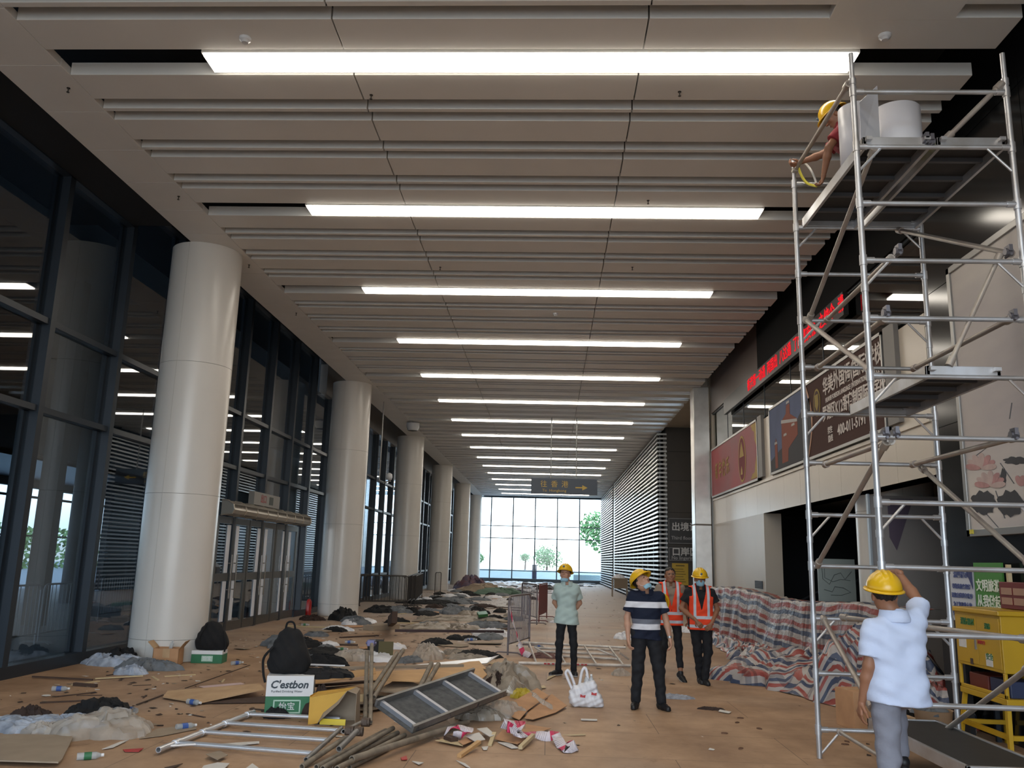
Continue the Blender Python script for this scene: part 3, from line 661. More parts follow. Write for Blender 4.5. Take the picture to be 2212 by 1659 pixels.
t2 = tag(MB().box(3.12, 3.4, 7.2, 7.42, pz, pz+.06).build('yellow_bag', mat('lime_bag', 'b9bd3a', .6), bevel=.02), 'lime yellow packet under the round roll on the top platform', 'packet')
# safety rope at far left top corner
pts = [PY(1722, 350, YF-.05), PY(1728, 372, YF-.08), PY(1738, 390, YF-.1), PY(1748, 398, YF-.15), PY(1764, 402, YF-.3), PY(1760, 385, YF-.2), PY(1748, 362, YF-.1), PY(1735, 350, YF-.05)]
o = MB().path(cr(pts[:5]), .014).build('safety_lanyard', mat('lanyard_yellow', 'c9bd3e', .7)); tag(o, 'yellow and white safety lanyard looped round the top left scaffold pole', 'lanyard')
MB().path(cr(pts[4:]), .012).build('white_strap', mat('strap_white', 'b9b7b2', .7), o)

p = PX(1640, 1263, XR); t = thing('wall_vent', 'small dark vent grille low on the beige wall above the striped tarpaulin', 'vent', (XR, p.y, p.z)); MB().box(-.02, 0, -.35, .35, -.09, .09).build('vent_frame', frame_m, t)
for i in range(5): MB().box(-.026, -.02, -.33, .33, -.075+.034*i, -.062+.034*i).build('vent_slat', black, t)
# ================================================================ people: implicit surfaces meshed with surface nets
def nets(f, lo, hi, h):
    lo = np.array(lo, float); n = np.ceil((np.array(hi)-lo)/h).astype(int)+1
    ax = [lo[i]+h*np.arange(n[i]) for i in range(3)]
    P = np.stack(np.meshgrid(*ax, indexing='ij'), -1); V = f(P.reshape(-1, 3)).reshape(n).astype(float)
    S = V < 0; c = [n[0]-1, n[1]-1, n[2]-1]
    cnt = np.zeros(c); acc = np.zeros(c+[3]); offs = [(i, j, k) for i in (0, 1) for j in (0, 1) for k in (0, 1)]
    def sub(A, o): return A[o[0]:o[0]+c[0], o[1]:o[1]+c[1], o[2]:o[2]+c[2]]
    for a in offs:
        for d in range(3):
            if a[d]: continue
            b_ = list(a); b_[d] = 1
            va, vb = sub(V, a), sub(V, b_); m = (va < 0) != (vb < 0)
            t = np.where(m, va/np.where(m, va-vb, 1), 0)
            for k in range(3): acc[..., k] += np.where(m, a[k]+(t if k == d else 0), 0)
            cnt += m
    act = cnt > 0; idx = -np.ones(c, int); idx[act] = np.arange(act.sum())
    ii = np.argwhere(act); pos = lo+h*(ii+acc[act]/cnt[act][:, None])
    F = []
    for d in range(3):
        u, w = [(1, 2), (2, 0), (0, 1)][d]
        sl = [slice(1, c[0]), slice(1, c[1]), slice(1, c[2])]; sl[d] = slice(0, c[d])
        s2 = list(sl); s2[d] = slice(1, c[d]+1)
        A = S[tuple(sl)]; B = S[tuple(s2)]; e = np.argwhere(A != B); st = A[tuple(e.T)]
        base = e.copy(); base[:, u] += 1; base[:, w] += 1
        q = []
        for du, dw in ((-1, -1), (0, -1), (0, 0), (-1, 0)):
            r = base.copy(); r[:, u] += du; r[:, w] += dw; q.append(idx[tuple(r.T)])
        q = np.stack(q, 1); q[~st] = q[~st][:, ::-1]; F.append(q)
    F = np.concatenate(F); F = F[(F >= 0).all(1)]
    return pos, F
def cap(P, a, b, ra, rb, sq=None):
    a, b = np.array(a, float), np.array(b, float); d = b-a; L = d@d+1e-12
    t = np.clip(((P-a)@d)/L, 0, 1); q = P-a-t[:, None]*d
    if sq is not None: q = q/np.array(sq)
    return np.linalg.norm(q, axis=1)-(ra+(rb-ra)*t)
def ell3(P, c, r, M=None):
    q = P-np.array(c)
    if M is not None: q = q @ M
    r = np.array(r); k = np.linalg.norm(q/r, axis=1); return (k-1)*r.min()
def smin(a, b, k):
    h = np.clip(.5+.5*(b-a)/k, 0, 1); return b*(1-h)+a*h-k*h*(1-h)
def union(P, parts, k):
    d = None
    for p in parts:
        v = p(P) if callable(p) else cap(P, *p)
        d = v if d is None else smin(d, v, k)
    return d
def lerp(a, b, t): return tuple(x+(y-x)*t for x, y in zip(a, b))
def mesh_obj(name, pf, m, parent, smooth=True):
    V = np.concatenate([p for p, f in pf]); k = 0; Fs = []
    for p, f in pf: Fs.append(f+k); k += len(p)
    F = np.concatenate(Fs); me = bpy.data.meshes.new(name)
    me.from_pydata(V.tolist(), [], F.tolist()); me.materials.append(m); me.polygons.foreach_set('use_smooth', [smooth]*len(F)); me.update()
    o = bpy.data.objects.new(name, me); C.objects.link(o); o.parent = parent; return o
def banded(name, base, bands, rough=.8, xb=None, bump=.3, zip_=None):
    """cloth whose printed stripes run round the garment at given heights (object z), plus two upright strips at |x|"""
    m = bpy.data.materials.new(name); m.use_nodes = True; n = m.node_tree; p = n.nodes['Principled BSDF']; L = n.links.new; N = n.nodes.new
    p.inputs['Roughness'].default_value = rough; p.inputs['Specular IOR Level'].default_value = .2
    tc = N('ShaderNodeTexCoord'); sx = N('ShaderNodeSeparateXYZ'); L(tc.outputs['Object'], sx.inputs[0])
    cur = N('ShaderNodeRGB'); cur.outputs[0].default_value = lin(base); cur = cur.outputs[0]
    def mask(out, lo, hi):
        a = N('ShaderNodeMath'); a.operation = 'GREATER_THAN'; a.inputs[1].default_value = lo; L(out, a.inputs[0])
        b = N('ShaderNodeMath'); b.operation = 'LESS_THAN'; b.inputs[1].default_value = hi; L(out, b.inputs[0])
        c = N('ShaderNodeMath'); c.operation = 'MULTIPLY'; L(a.outputs[0], c.inputs[0]); L(b.outputs[0], c.inputs[1]); return c.outputs[0]
    def put(fac, col):
        nonlocal cur
        x = N('ShaderNodeMix'); x.data_type = 'RGBA'; L(fac, x.inputs['Factor']); L(cur, x.inputs['A']); x.inputs['B'].default_value = lin(col); cur = x.outputs['Result']
    for z0, z1, col in bands: put(mask(sx.outputs['Z'], z0, z1), col)
    if xb:
        ab = N('ShaderNodeMath'); ab.operation = 'ABSOLUTE'; L(sx.outputs['X'], ab.inputs[0])
        for x0, x1, z0, z1, col in xb:
            c = N('ShaderNodeMath'); c.operation = 'MULTIPLY'; L(mask(ab.outputs[0], x0, x1), c.inputs[0]); L(mask(sx.outputs['Z'], z0, z1), c.inputs[1]); put(c.outputs[0], col)
    L(cur, p.inputs['Base Color'])
    n2 = N('ShaderNodeTexNoise'); n2.inputs['Scale'].default_value = 7; n2.inputs['Detail'].default_value = 3; n2.inputs['Distortion'].default_value = .8; L(tc.outputs['Object'], n2.inputs[0])
    bp = N('ShaderNodeBump'); bp.inputs['Strength'].default_value = bump; bp.inputs['Distance'].default_value = .05; L(n2.outputs[0], bp.inputs['Height']); L(bp.outputs[0], p.inputs['Normal'])
    return m
def Rx(a): c, s = math.cos(a), math.sin(a); return np.array([[1, 0, 0], [0, c, -s], [0, s, c]])
def Rz(a): c, s = math.cos(a), math.sin(a); return np.array([[c, -s, 0], [s, c, 0], [0, 0, 1]])
def Ry(a): c, s = math.cos(a), math.sin(a); return np.array([[c, 0, s], [0, 1, 0], [-s, 0, c]])
skin_l = mat('skin_light', 'b98d74', .55, 0, .1, 12); skin_d = mat('skin_tan', '93664c', .55, 0, .1, 12)
hair_m = mat('hair_black', '17130f', .5, 0, .3, 40, bump=.4, bs=90); eye_m = mat('eye_dark', '1c1412', .3); lip_m = mat('lip', '87504a', .5)
hel_m = mat('helmet_yellow', 'dfb01e', .25, 0, .06, 3); mask_m = mat('mask_blue', '8fb9cc', .8); shoe_m = mat('shoe_black', '17171a', .5); sole_m = mat('sole_pale', 'a9a6a2', .6)
blk_cloth = mat('trouser_black', '14161c', .85, 0, .25, 6, bump=.5, bs=9)
def hand(wr, di, up, curl=.5, side=1, h=.0045, s=1.0):
    """palm, four unequal bent fingers and a thumb; wr wrist, di pointing direction, up back-of-hand normal"""
    di = np.array(di, float); di /= np.linalg.norm(di); up = np.array(up, float); up -= di*(up@di); up /= np.linalg.norm(up); sd = np.cross(di, up)*side; wr = np.array(wr, float)
    parts = [(wr-di*.03, wr+di*.02, .024*s, .025*s)]
    for i in range(4): parts.append((wr+di*.02, wr+di*.085*s+sd*(-.030+.020*i)*s, .017*s, .0115*s))
    fin = []
    for i, L_ in enumerate((.066, .078, .083, .074)):      # little finger to index
        p = wr+di*.088*s+sd*(-.031+.0205*i)*s; a = .25+curl*.5
        for j, fr_ in enumerate((.45, .32, .26)):
            d = di*math.cos(a)-up*math.sin(a); q = p+d*L_*fr_*s; fin.append((p, q, .0098*s, .0088*s)); p = q; a += curl*.9
    p = wr+di*.03*s+sd*.022*s; q = p+(di*.6+sd*.75-up*.25)*.045*s; r = q+(di*.85+sd*.2-up*.5)*.036*s
    th = [(p, q, .014*s, .011*s), (q, r, .011*s, .009*s)]
    allp = np.array([x for a_ in parts+fin+th for x in (a_[0], a_[1])]); lo = allp.min(0)-.03; hi = allp.max(0)+.03
    def f(P):
        d = union(P, parts, .012); g = np.minimum.reduce([cap(P, *x) for x in fin]); d = smin(d, g, .006); return smin(d, union(P, th, .008), .008)
    return nets(f, lo, hi, h)
def head(c, M, h=.006, neck=None, jaw=0):
    c = np.array(c, float)
    def f(P):
        q = (P-c) @ M                       # into head space, face to -y
        d = ell3(q, (0, .012, .025), (.078, .096, .092)); d = smin(d, ell3(q, (0, -.022, -.035), (.060, .068, .082)), .035)
        d = smin(d, ell3(q, (0, -.058, -.098-jaw), (.026, .024, .02)), .03)
        for s in (-1, 1):
            d = smin(d, ell3(q, (s*.040, -.062, -.022), (.024, .022, .022)), .015)
            d = -smin(-d, ell3(q, (s*.031, -.105, .008), (.020, .020, .011)), .012)
            d = smin(d, ell3(q, (s*.080, .015, -.012), (.010, .022, .033)), .006)
        d = smin(d, cap(q, (-.035, -.082, .026), (.035, -.082, .026), .010, .010), .014)
        d = smin(d, cap(q, (0, -.092, .008), (0, -.112, -.026), .008, .014), .010)
        for s in (-1, 1): d = smin(d, ell3(q, (s*.013, -.102, -.030), (.008, .009, .007)), .006)
        d = smin(d, cap(q, (-.018, -.088, -.056), (.018, -.088, -.056), .007, .007), .006); d = smin(d, cap(q, (-.014, -.086, -.068), (.014, -.086, -.068), .008, .008), .006)
        if neck is not None: d = smin(d, cap(P, neck[0], neck[1], .062, .056), .03)
        return d
    lo = c-.17; hi = c+.17
    if neck is not None: lo = np.minimum(lo, np.array(neck[0])-.09); hi = np.maximum(hi, np.array(neck[0])+.09)
    return nets(f, lo, hi, h)
def features(t, c, M, mask='', glasses=False, mouth_open=False):
    c = np.array(c, float)
    def W_(p): return tuple(c+M @ np.array(p))
    for s in (-1, 1):
        pf = nets(lambda P: ell3((P-c) @ M, (s*.031, -.086, .008), (.012, .006, .005)), np.array(W_((s*.031, -.088, .008)))-.02, np.array(W_((s*.031, -.088, .008)))+.02, .002)
        mesh_obj('eye', [pf], eye_m, t)
        MB().tube(W_((s*.014, -.093, .026)), W_((s*.046, -.080, .028)), .0045, 6, r2=.003).build('eyebrow', hair_m, t)
    if 'full' not in mask:
        MB().tube(W_((-.020, -.094, -.062)), W_((.020, -.094, -.062)), .0035 if not mouth_open else .008, 8).build('mouth', lip_m, t)
    if glasses:
        g = MB()
        for s in (-1, 1):
            pts = [W_((s*.033+.022*math.cos(a), -.104, .006+.017*math.sin(a))) for a in [i*math.pi/8 for i in range(17)]]; g.path(pts, .0018, 5)
            g.tube(W_((s*.055, -.102, .010)), W_((s*.082, .0, .0)), .0018, 5)
        g.tube(W_((-.011, -.106, .008)), W_((.011, -.106, .008)), .0018, 5); g.build('glasses', silver, t)
    if mask:
        lo_, hi_ = ((-.105, -.010) if 'full' in mask else (-.135, -.084))
        def mf(P):
            q = (P-c) @ M; yo = .0 if 'full' in mask else .012
            d = ell3(q, (0, -.03+yo, -.045 if 'full' in mask else -.098), (.068, .080 if 'full' in mask else .070, .086 if 'full' in mask else .054))
            return np.maximum.reduce([d, -(d+.010), q[:, 2]-hi_, lo_-q[:, 2], q[:, 1]+.02])
        mesh_obj('face_mask', [nets(mf, c-.20, c+.20, .006)], mask_m, t)
        mz = (lo_+hi_)/2
        MB().tube(W_((-.062, -.03, mz+.02)), W_((-.086, .03, -.01)), .002, 5).tube(W_((.062, -.03, mz+.02)), W_((.086, .03, -.01)), .002, 5).build('mask_loop', mat('loop_white', 'e0e0e0', .7), t)
def hair(t, c, M, helmet=False, name='hair'):
    c = np.array(c, float)
    def f(P):
        q = (P-c) @ M; d = ell3(q, (0, .020, .036), (.088, .098, .094)); d += .003*np.sin(q[:, 0]*160)*np.sin(q[:, 1]*130)
        cut = (-.052-q[:, 1])*.8+(.048-q[:, 2])       # clear the face
        cut = np.where(q[:, 1] < .0, .058-q[:, 2]-(q[:, 1]+.0)*.1, -.055-q[:, 2]-.9*(q[:, 1]-.03)*(-1)*0)
        lowcut = np.where(q[:, 1] < -.01, .062-q[:, 2], np.where(q[:, 1] < .035, .0-q[:, 2], -.060-q[:, 2]))
        return np.maximum(d, lowcut)
    return mesh_obj(name, [nets(f, c-.16, c+.16, .006)], hair_m, t)
def helmet(t, c, M, name='helmet', m=None, badge=True, up=.0):
    c = np.array(c, float); v = []; f = []; nt_, nr = 88, 24
    for j in range(nr+1):
        ph = j/nr*math.pi/2
        for i in range(nt_):
            a = 2*math.pi*i/nt_; r = math.cos(ph); x, y, z = .118*r*math.cos(a), .145*r*math.sin(a), .125*math.sin(ph)
            for x0 in (-.035, 0, .035):            # three ridges over the crown
                z += .006*math.exp(-((x-x0)/.0075)**2)*min(1, max(0, (z-.06)/.04))
            v.append((x, y+.008, z))
    for j in range(nr):
        for i in range(nt_): k = (i+1) % nt_; f.append((j*nt_+i, j*nt_+k, (j+1)*nt_+k, (j+1)*nt_+i))
    n0 = len(v)
    for rr, z in ((1.0, 0), (1.13, -.012), (1.14, -.020), (1.0, -.014)):
        for i in range(nt_):
            a = 2*math.pi*i/nt_; ex = (1.16 if math.sin(a) < -.3 else 1.0) if rr > 1.05 else 1
            v.append((.118*rr*math.cos(a), (.145*rr*math.sin(a))*ex+.008, z))
    for j in range(3):
        for i in range(nt_): k = (i+1) % nt_; f.append((n0+j*nt_+k, n0+j*nt_+i, n0+(j+1)*nt_+i, n0+(j+1)*nt_+k))
    oc = np.array((0, 0, .048+up)); v = [tuple(c+M @ (np.array(p)+oc)) for p in v]
    o = MB().add(v, f).build(name, m or hel_m, t, smooth=True, solid=.003)
    if badge:
        p = c+M @ (np.array((0, -.135, .045))+oc)
        q = nets(lambda P: ell3((P-p) @ M, (0, 0, 0), (.017, .012, .017)), p-.03, p+.03, .004); mesh_obj('helmet_badge', [q], mat('badge_blue', '4a5f7a', .5), t)
    return o
def person(name, label, loc, rz, J, *, shirt, trousers, skin, sleeve=.75, hem=.84, mask='', glasses=False, hat=True, hairy=True, vest=None, Mh=None, curls=(.5, .5), hup=((0, 1, 0), (0, 1, 0)), hdir=(None, None), belly=0, fold=.004, shoes=(None, None), sole=None, mouth_open=False, s=1.0, cuff=.02, loose=.018, legw=1.0, tw=1.0):
    """J: joints in metres for a 1.70 m body, facing -y; R is the person's right (-x when facing the viewer... +x side listed as 'l')"""
    t = thing(name, label, 'person', loc, rz); t.scale = (s, s, s)
    g = lambda k: np.array(J[k], float); Mh = np.eye(3) if Mh is None else Mh
    hips = {q: g('hip_'+q) for q in 'lr'}; sh = {q: g('sh_'+q) for q in 'lr'}; el = {q: g('el_'+q) for q in 'lr'}; wr = {q: g('wr_'+q) for q in 'lr'}; kn = {q: g('kn_'+q) for q in 'lr'}; an = {q: g('an_'+q) for q in 'lr'}
    pel = (hips['l']+hips['r'])/2+np.array((0, 0, .04)); ch = (sh['l']+sh['r'])/2; hd = g('head'); nk = ch+np.array((0, .005, .05))
    ax = (sh['l']-sh['r']); ax /= np.linalg.norm(ax); hx = hips['l']-hips['r']; hx /= np.linalg.norm(hx)
    tor = []
    for sg in (-1, 1):
        tor += [(pel+hx*sg*.065*tw, pel*.55+ch*.45+hx*sg*.060*tw, .098*tw, .092*tw+belly*.02), (pel*.55+ch*.45+hx*sg*.06*tw, ch-np.array((0, 0, .11))+ax*sg*.085*tw, .092*tw+belly*.02, .098*tw)]
    tor += [(ch-np.array((0, 0, .07))-ax*.10, ch-np.array((0, 0, .07))+ax*.10, .088, .088), (sh['r'], sh['l'], .052, .052), (ch, nk, .075, .062)]
    if belly: tor += [(pel+np.array((0, -.035, .08)), pel+np.array((0, -.03, .2)), .105, .10)]
    bods = [nets(lambda P: union(P, [x for x in tor[:2]]+tor[4:5]+tor[-1:] if not belly else tor[:5], .05)+.012, np.minimum(pel, ch)-.3, np.maximum(pel, ch)+.3, .02)]
    bods.append(head(hd, Mh, neck=(nk, hd-Mh @ np.array((0, -.02, .05)))))
    for q in 'lr':
        A = [(sh[q], el[q], .046, .038), (el[q], lerp(el[q], wr[q], .35), .040, .040), (lerp(el[q], wr[q], .35), wr[q], .040, .026)]
        allp = np.array([sh[q], el[q], wr[q]]); bods.append(nets(lambda P: union(P, A, .02), allp.min(0)-.08, allp.max(0)+.08, .009))
        i = 'lr'.index(q); di = hdir[i] if hdir[i] is not None else wr[q]-el[q]
        bods.append(hand(wr[q], di, hup[i], curls[i], side=-1 if q == 'l' else 1, s=1.0))
        bods.append(nets(lambda P: union(P, [(kn[q], an[q], .05, .036)], .02), np.minimum(kn[q], an[q])-.08, np.maximum(kn[q], an[q])+.08, .012))
    mesh_obj('body', bods, skin, t)
    features(t, hd, Mh, mask, glasses, mouth_open)
    if hairy: hair(t, hd, Mh)
    if hat: helmet(t, hd, Mh)
    rs = random.Random(len(label)); ph = [rs.uniform(0, 6) for _ in range(6)]
    def folds(P, a): return a*(np.sin(P[:, 2]*34+P[:, 0]*21+ph[0]+2*np.sin(P[:, 1]*15+ph[1]))+.7*np.sin(P[:, 2]*61-P[:, 0]*33+ph[2]))
    # trousers
    TR = []
    for q in 'lr': TR += [(hips[q], kn[q], .098*legw, .068*legw), (kn[q], an[q]+(kn[q]-an[q])*.03, .068*legw, .056*legw)]
    TR += [(hips['r']+np.array((0, 0, .03)), hips['l']+np.array((0, 0, .03)), .105, .105)]
    if belly: TR.append((pel+np.array((0, -.02, .04)), pel+np.array((0, -.02, .08)), .11, .11))
    allp = np.array([hips[q] for q in 'lr']+[kn[q] for q in 'lr']+[an[q] for q in 'lr'])
    def tf(P):
        d = np.minimum(union(P, TR[:2]+TR[4:], .035), union(P, TR[2:4]+TR[4:], .035))+folds(P, .004)
        for q in 'lr':
            dd = an[q]-kn[q]; dd = dd/np.linalg.norm(dd); near = np.linalg.norm(P-an[q], axis=1) < .2
            d = np.where(near, np.maximum(d, (P-an[q]) @ dd+cuff-.07), d)
        return np.maximum(d, P[:, 2]-(pel[2]+.10))
    mesh_obj('trousers', [nets(tf, allp.min(0)-.17, allp.max(0)+.17, .0105)], trousers, t)
    # shirt
    low = [(pel+hx*sg*.062, pel+hx*sg*.072-np.array((0, 0, .12)), .104, .114) for sg in (-1, 1)]
    allp = [pel, ch]
    def mk(infl):
        def f(P):
            d = union(P, tor+low, .05)-infl*(1-.6*np.clip((P[:, 2]-(ch[2]-.10))/.12, 0, 1))+folds(P, fold)
            hemz = pel[2]-.04+hem-.84
            d = np.maximum(d, hemz+.012*np.sin(P[:, 0]*9+ph[3])-P[:, 2])
            for q in 'lr':
                e = sh[q]+(el[q]-sh[q])*sleeve; dd = (el[q]-sh[q]); dd = dd/np.linalg.norm(dd)
                s_ = cap(P, sh[q]-np.array((0, 0, .012)), e, .056, .068)-infl*.35+folds(P, fold*.8); s_ = np.maximum(s_, (P-e) @ dd)
                d = smin(d, s_, .025)
            nd = np.linalg.norm((P-nk-np.array((0, -.025, .040))), axis=1); d = np.maximum(d, .082-nd)
            return d
        return f
    allp = np.array([pel, ch]+[sh[q] for q in 'lr']+[sh[q]+(el[q]-sh[q])*sleeve for q in 'lr'])
    so = mesh_obj('shirt', [nets(mk(loose), allp.min(0)-.2, allp.max(0)+.17, .0095)], shirt, t)
    col = MB(); up_ = np.array((0, 0, 1.))
    def cf(P):
        d = np.abs(cap(P, nk-np.array((0, 0, .02)), nk+np.array((0, -.004, .03)), .104, .088))-.006
        return np.maximum.reduce([d, P[:, 2]-nk[2]-.040, nk[2]-.045-P[:, 2], -(P[:, 1]-nk[1]+.050) + -(.022-np.abs(P[:, 0]-nk[0]))*0-99*(np.abs(P[:, 0]-nk[0]) > .02)])
    mesh_obj('collar', [nets(cf, nk-.13, nk+.13, .007)], shirt, t)
    if vest:
        def vf(P):
            d = union(P, tor+low, .05)-.040+folds(P, .003); inn = union(P, tor+low, .05)-.024+folds(P, .003)
            d = np.maximum(d, -inn); d = np.maximum(d, .81-P[:, 2])
            xx = np.abs(P[:, 0]-ch[0]); front = P[:, 1] < ch[1]
            neck_v = np.where(front, .004+.24*(P[:, 2]-(ch[2]-.27)), .05+.0*P[:, 2])       # v neck widening upwards
            v = np.where(P[:, 2] > ch[2]-.27, np.minimum(neck_v, .075)-xx, -.02)
            d = np.maximum(d, v)
            d = np.maximum(d, xx-.185)
            for q in 'lr': d = np.maximum(d, .07-np.linalg.norm(np.cross(P-sh[q], np.array((0, 1., 0))), axis=1)-.99*(xx < .145))
            return d
        vo = mesh_obj('safety_vest', [nets(vf, allp.min(0)-.25, allp.max(0)+.2, .0085)], vest, t)
        zp = MB(); y = pel[1]-.135-belly*.03
        zp.tube((ch[0], ch[1]-.128, ch[2]-.33), (pel[0], pel[1]-.140, .94), .006, 6).build('zip', blk_cloth, t)
    # shoes
    for q in 'lr':
        i = 'lr'.index(q); fd = np.array(shoes[i] if shoes[i] is not None else (0, -1, 0), float); fd /= np.linalg.norm(fd); hl = an[q]-np.array((0, 0, .045)); z0 = an[q][2]-.085
        up2 = np.array((0, 0, 1.)) if abs(fd[2]) < .2 else np.cross(np.cross(fd, (0, 0, 1.)), fd); up2 /= np.linalg.norm(up2); org = an[q]-up2*.085
        S_ = [(org+up2*.045-fd*.045, org+up2*.040+fd*.08, .044, .044), (org+up2*.036+fd*.06, org+up2*.030+fd*.165, .046, .036), (org+up2*.05-fd*.02, org+up2*.095-fd*.01, .044, .042)]
        lo = np.minimum(an[q], org+fd*.2)-.12; hi = np.maximum(an[q], org+fd*.2)+.12
        o_ = mesh_obj('shoe', [nets(lambda P: np.maximum(union(P, S_, .02), -((P-org) @ up2)+.012), lo, hi, .007)], shoe_m, t)
        mesh_obj('sole', [nets(lambda P: np.maximum.reduce([union(P, S_, .02)-.004, (P-org) @ up2-.024, -((P-org) @ up2)+.001]), lo, hi, .006)], sole or shoe_m, o_)
        o_.children[0].matrix_parent_inverse = Matrix.Identity(4)
    return t
def base_J():
    J = dict(head=(0, -.005, 1.585))
    for q, s in (('l', 1), ('r', -1)):
        J['hip_'+q] = (s*.088, 0, .90); J['kn_'+q] = (s*.11, -.015, .49); J['an_'+q] = (s*.13, .02, .085)
        J['sh_'+q] = (s*.175, 0, 1.385); J['el_'+q] = (s*.235, .02, 1.11); J['wr_'+q] = (s*.255, -.02, .86)
    return J
def face_to(x, y): return 0
# -- man in the pale green shirt, hands behind his back, looking up to his right
p = G(1222, 1459); J = base_J()
J.update(an_l=(.13, .0, .085), an_r=(-.12, -.03, .085), kn_l=(.12, -.02, .49), kn_r=(-.11, -.03, .49))
J.update(hip_l=(.075, 0, .90), hip_r=(-.075, 0, .90), sh_l=(.145, 0, 1.385), sh_r=(-.145, 0, 1.385), el_l=(.215, .10, 1.13), wr_l=(.08, .17, .95), el_r=(-.195, .12, 1.13), wr_r=(-.06, .18, .95), head=(-.03, -.015, 1.59))
green = mat('shirt_pale_green', 'a9bcb8', .85, 0, .05, 8, bump=.4, bs=7)
person('person', 'person in a pale green shirt and yellow helmet, hands behind the back', (p.x, p.y, 0), 0, J, shirt=green, trousers=blk_cloth, skin=skin_l, mask='chin', Mh=Rz(-.25) @ Rx(-.25), shoes=((.15, -1, 0), (-.75, -.7, 0)), sole=sole_m, hem=.74, s=1.0, legw=.88, tw=.84, hup=((0, 1, 0), (0, 1, 0)))
# -- man in the striped polo, looking up
p = G(1405, 1530); J = base_J()
J.update(an_l=(.18, -.06, .085), an_r=(-.14, .0, .085), kn_l=(.15, -.05, .48), kn_r=(-.11, -.03, .48), sh_l=(.18, 0, 1.38), head=(-.06, -.05, 1.555), el_l=(.26, .03, 1.10), wr_l=(.30, -.03, .86), el_r=(-.24, .03, 1.10), wr_r=(-.235, -.04, .85))
polo = banded('polo_striped', '1c2233', [(1.235, 1.31, 'd9d9de'), (1.035, 1.095, '6b6e78'), (.965, 1.035, 'd9d9de')])
person('person', 'person in a navy polo with white stripes, yellow helmet, head tilted back', (p.x-.05, p.y, 0), .05, J, shirt=polo, trousers=blk_cloth, skin=skin_l, mask='chin', Mh=Rz(.75) @ Rx(-.72), belly=1, shoes=((.35, -1, 0), (-.3, -1, 0)), hem=.78, tw=.94, curls=(.5, .55), hup=((1, -.2, 0), (-1, -.2, 0)), sleeve=.72, mouth_open=True, s=1.0, legw=1.1)
pt = bpy.data.objects['person.001'] if 'person.001' in bpy.data.objects else None
if pt: MB().tube((.295, -.024, .885), (.300, -.030, .860), .031, 14).build('wristwatch', silver, pt)
# -- bareheaded man in an orange vest, walking
orange = lambda n: banded(n, 'e2492b', [(.845, .89, 'b9c2cb'), (.975, 1.02, 'b9c2cb')], xb=[(.085, .125, 1.0, 1.5, 'b9c2cb')], bump=.2)
p = G(1450, 1468); J = base_J()
J.update(an_l=(.11, -.28, .11), kn_l=(.10, -.14, .50), an_r=(-.14, .10, .085), kn_r=(-.11, -.02, .49), el_l=(.26, .06, 1.12), wr_l=(.285, -.02, .88), el_r=(-.26, .04, 1.13), wr_r=(-.19, -.16, 1.14), head=(0, -.01, 1.585))
person('person', 'bareheaded person in glasses and an orange vest walking just behind the striped polo', (p.x+.02, p.y+.15, 0), 0, J, shirt=mat('shirt_taupe', '8a7a6a', .85, 0, .1, 8), trousers=blk_cloth, skin=skin_d, hat=False, glasses=True, vest=orange('vest_orange'), Mh=Rz(.05) @ Rx(-.12), shoes=((.3, -1, -.35), (0, -1, 0)), sole=sole_m, sleeve=.6, cuff=.15, s=1.02, legw=.85)
# -- masked man in an orange vest
p = G(1517, 1478); J = base_J()
J.update(an_l=(.05, -.02, .085), an_r=(.0, .12, .085), kn_l=(.10, -.03, .49), kn_r=(-.05, .0, .49), el_l=(.27, .03, 1.12), wr_l=(.15, -.15, .93), el_r=(-.29, .03, 1.12), wr_r=(-.10, -.16, .96), head=(0, -.02, 1.58))
person('person', 'person in an orange vest, yellow helmet and blue mask, hands together', (p.x-.01, p.y, 0), 0, J, shirt=mat('shirt_black', '15161a', .85), trousers=blk_cloth, skin=skin_d, vest=orange('vest_orange_2'), mask='full', Mh=Rx(.12), shoes=((.1, -1, 0), (0, -1, 0)), sleeve=.6, s=1.0, hup=((.5, -1, .3), (-.5, -1, .3)), hdir=((-.5, -.3, -.6), (.5, -.2, -.6)))
# -- helmet held by the bareheaded man
hp = PY(1427, 1300, 13.6)
hh = thing('safety_helmet', 'spare yellow helmet carried between the polo man and the bareheaded man', 'helmet', (hp.x, hp.y, hp.z))
helmet(hh, (0, 0, -.05), Rx(-1.2) @ Rz(.3), 'shell', badge=False)
MB().tube((0, -.10, .0), (0, -.13, .03), .03, 12).build('badge', shoe_m, hh)
# -- man in the light blue shirt climbing on to the scaffold, seen from behind
J = base_J()          # built facing +y by turning half round: his right hand (r) up on the rung
J.update(an_l=(.14, .08, .085), kn_l=(.10, .02, .50), hip_l=(.09, 0, .92), hip_r=(-.09, 0, .93), kn_r=(-.16, -.40, .82), an_r=(-.18, -.42, .435),
         sh_l=(.155, 0, 1.355), sh_r=(-.185, -.05, 1.42), el_l=(.20, .02, 1.10), wr_l=(.235, -.04, .86), el_r=(-.31, -.24, 1.52), wr_r=(-.27, -.46, 1.735), head=(.03, -.06, 1.58))
ltb = mat('shirt_light_blue', 'c3cfe8', .8, 0, .05, 8, bump=.6, bs=6); gry = mat('trouser_grey', '82848f', .85, 0, .12, 8, bump=.5, bs=10)
person('person', 'person seen from behind in a light blue shirt and yellow helmet gripping the scaffold', (2.48, 6.42, 0), math.pi+.06, J, shirt=ltb, trousers=gry, skin=skin_d, Mh=Rz(-.12) @ Rx(-.15), hem=.77, fold=.0045, curls=(.35, 1.1), hup=((1, 0, 0), (0, .2, 1)), hdir=(None, (.1, -1, .1)), sleeve=.78, s=1.02, legw=1.08, belly=0, loose=.032)
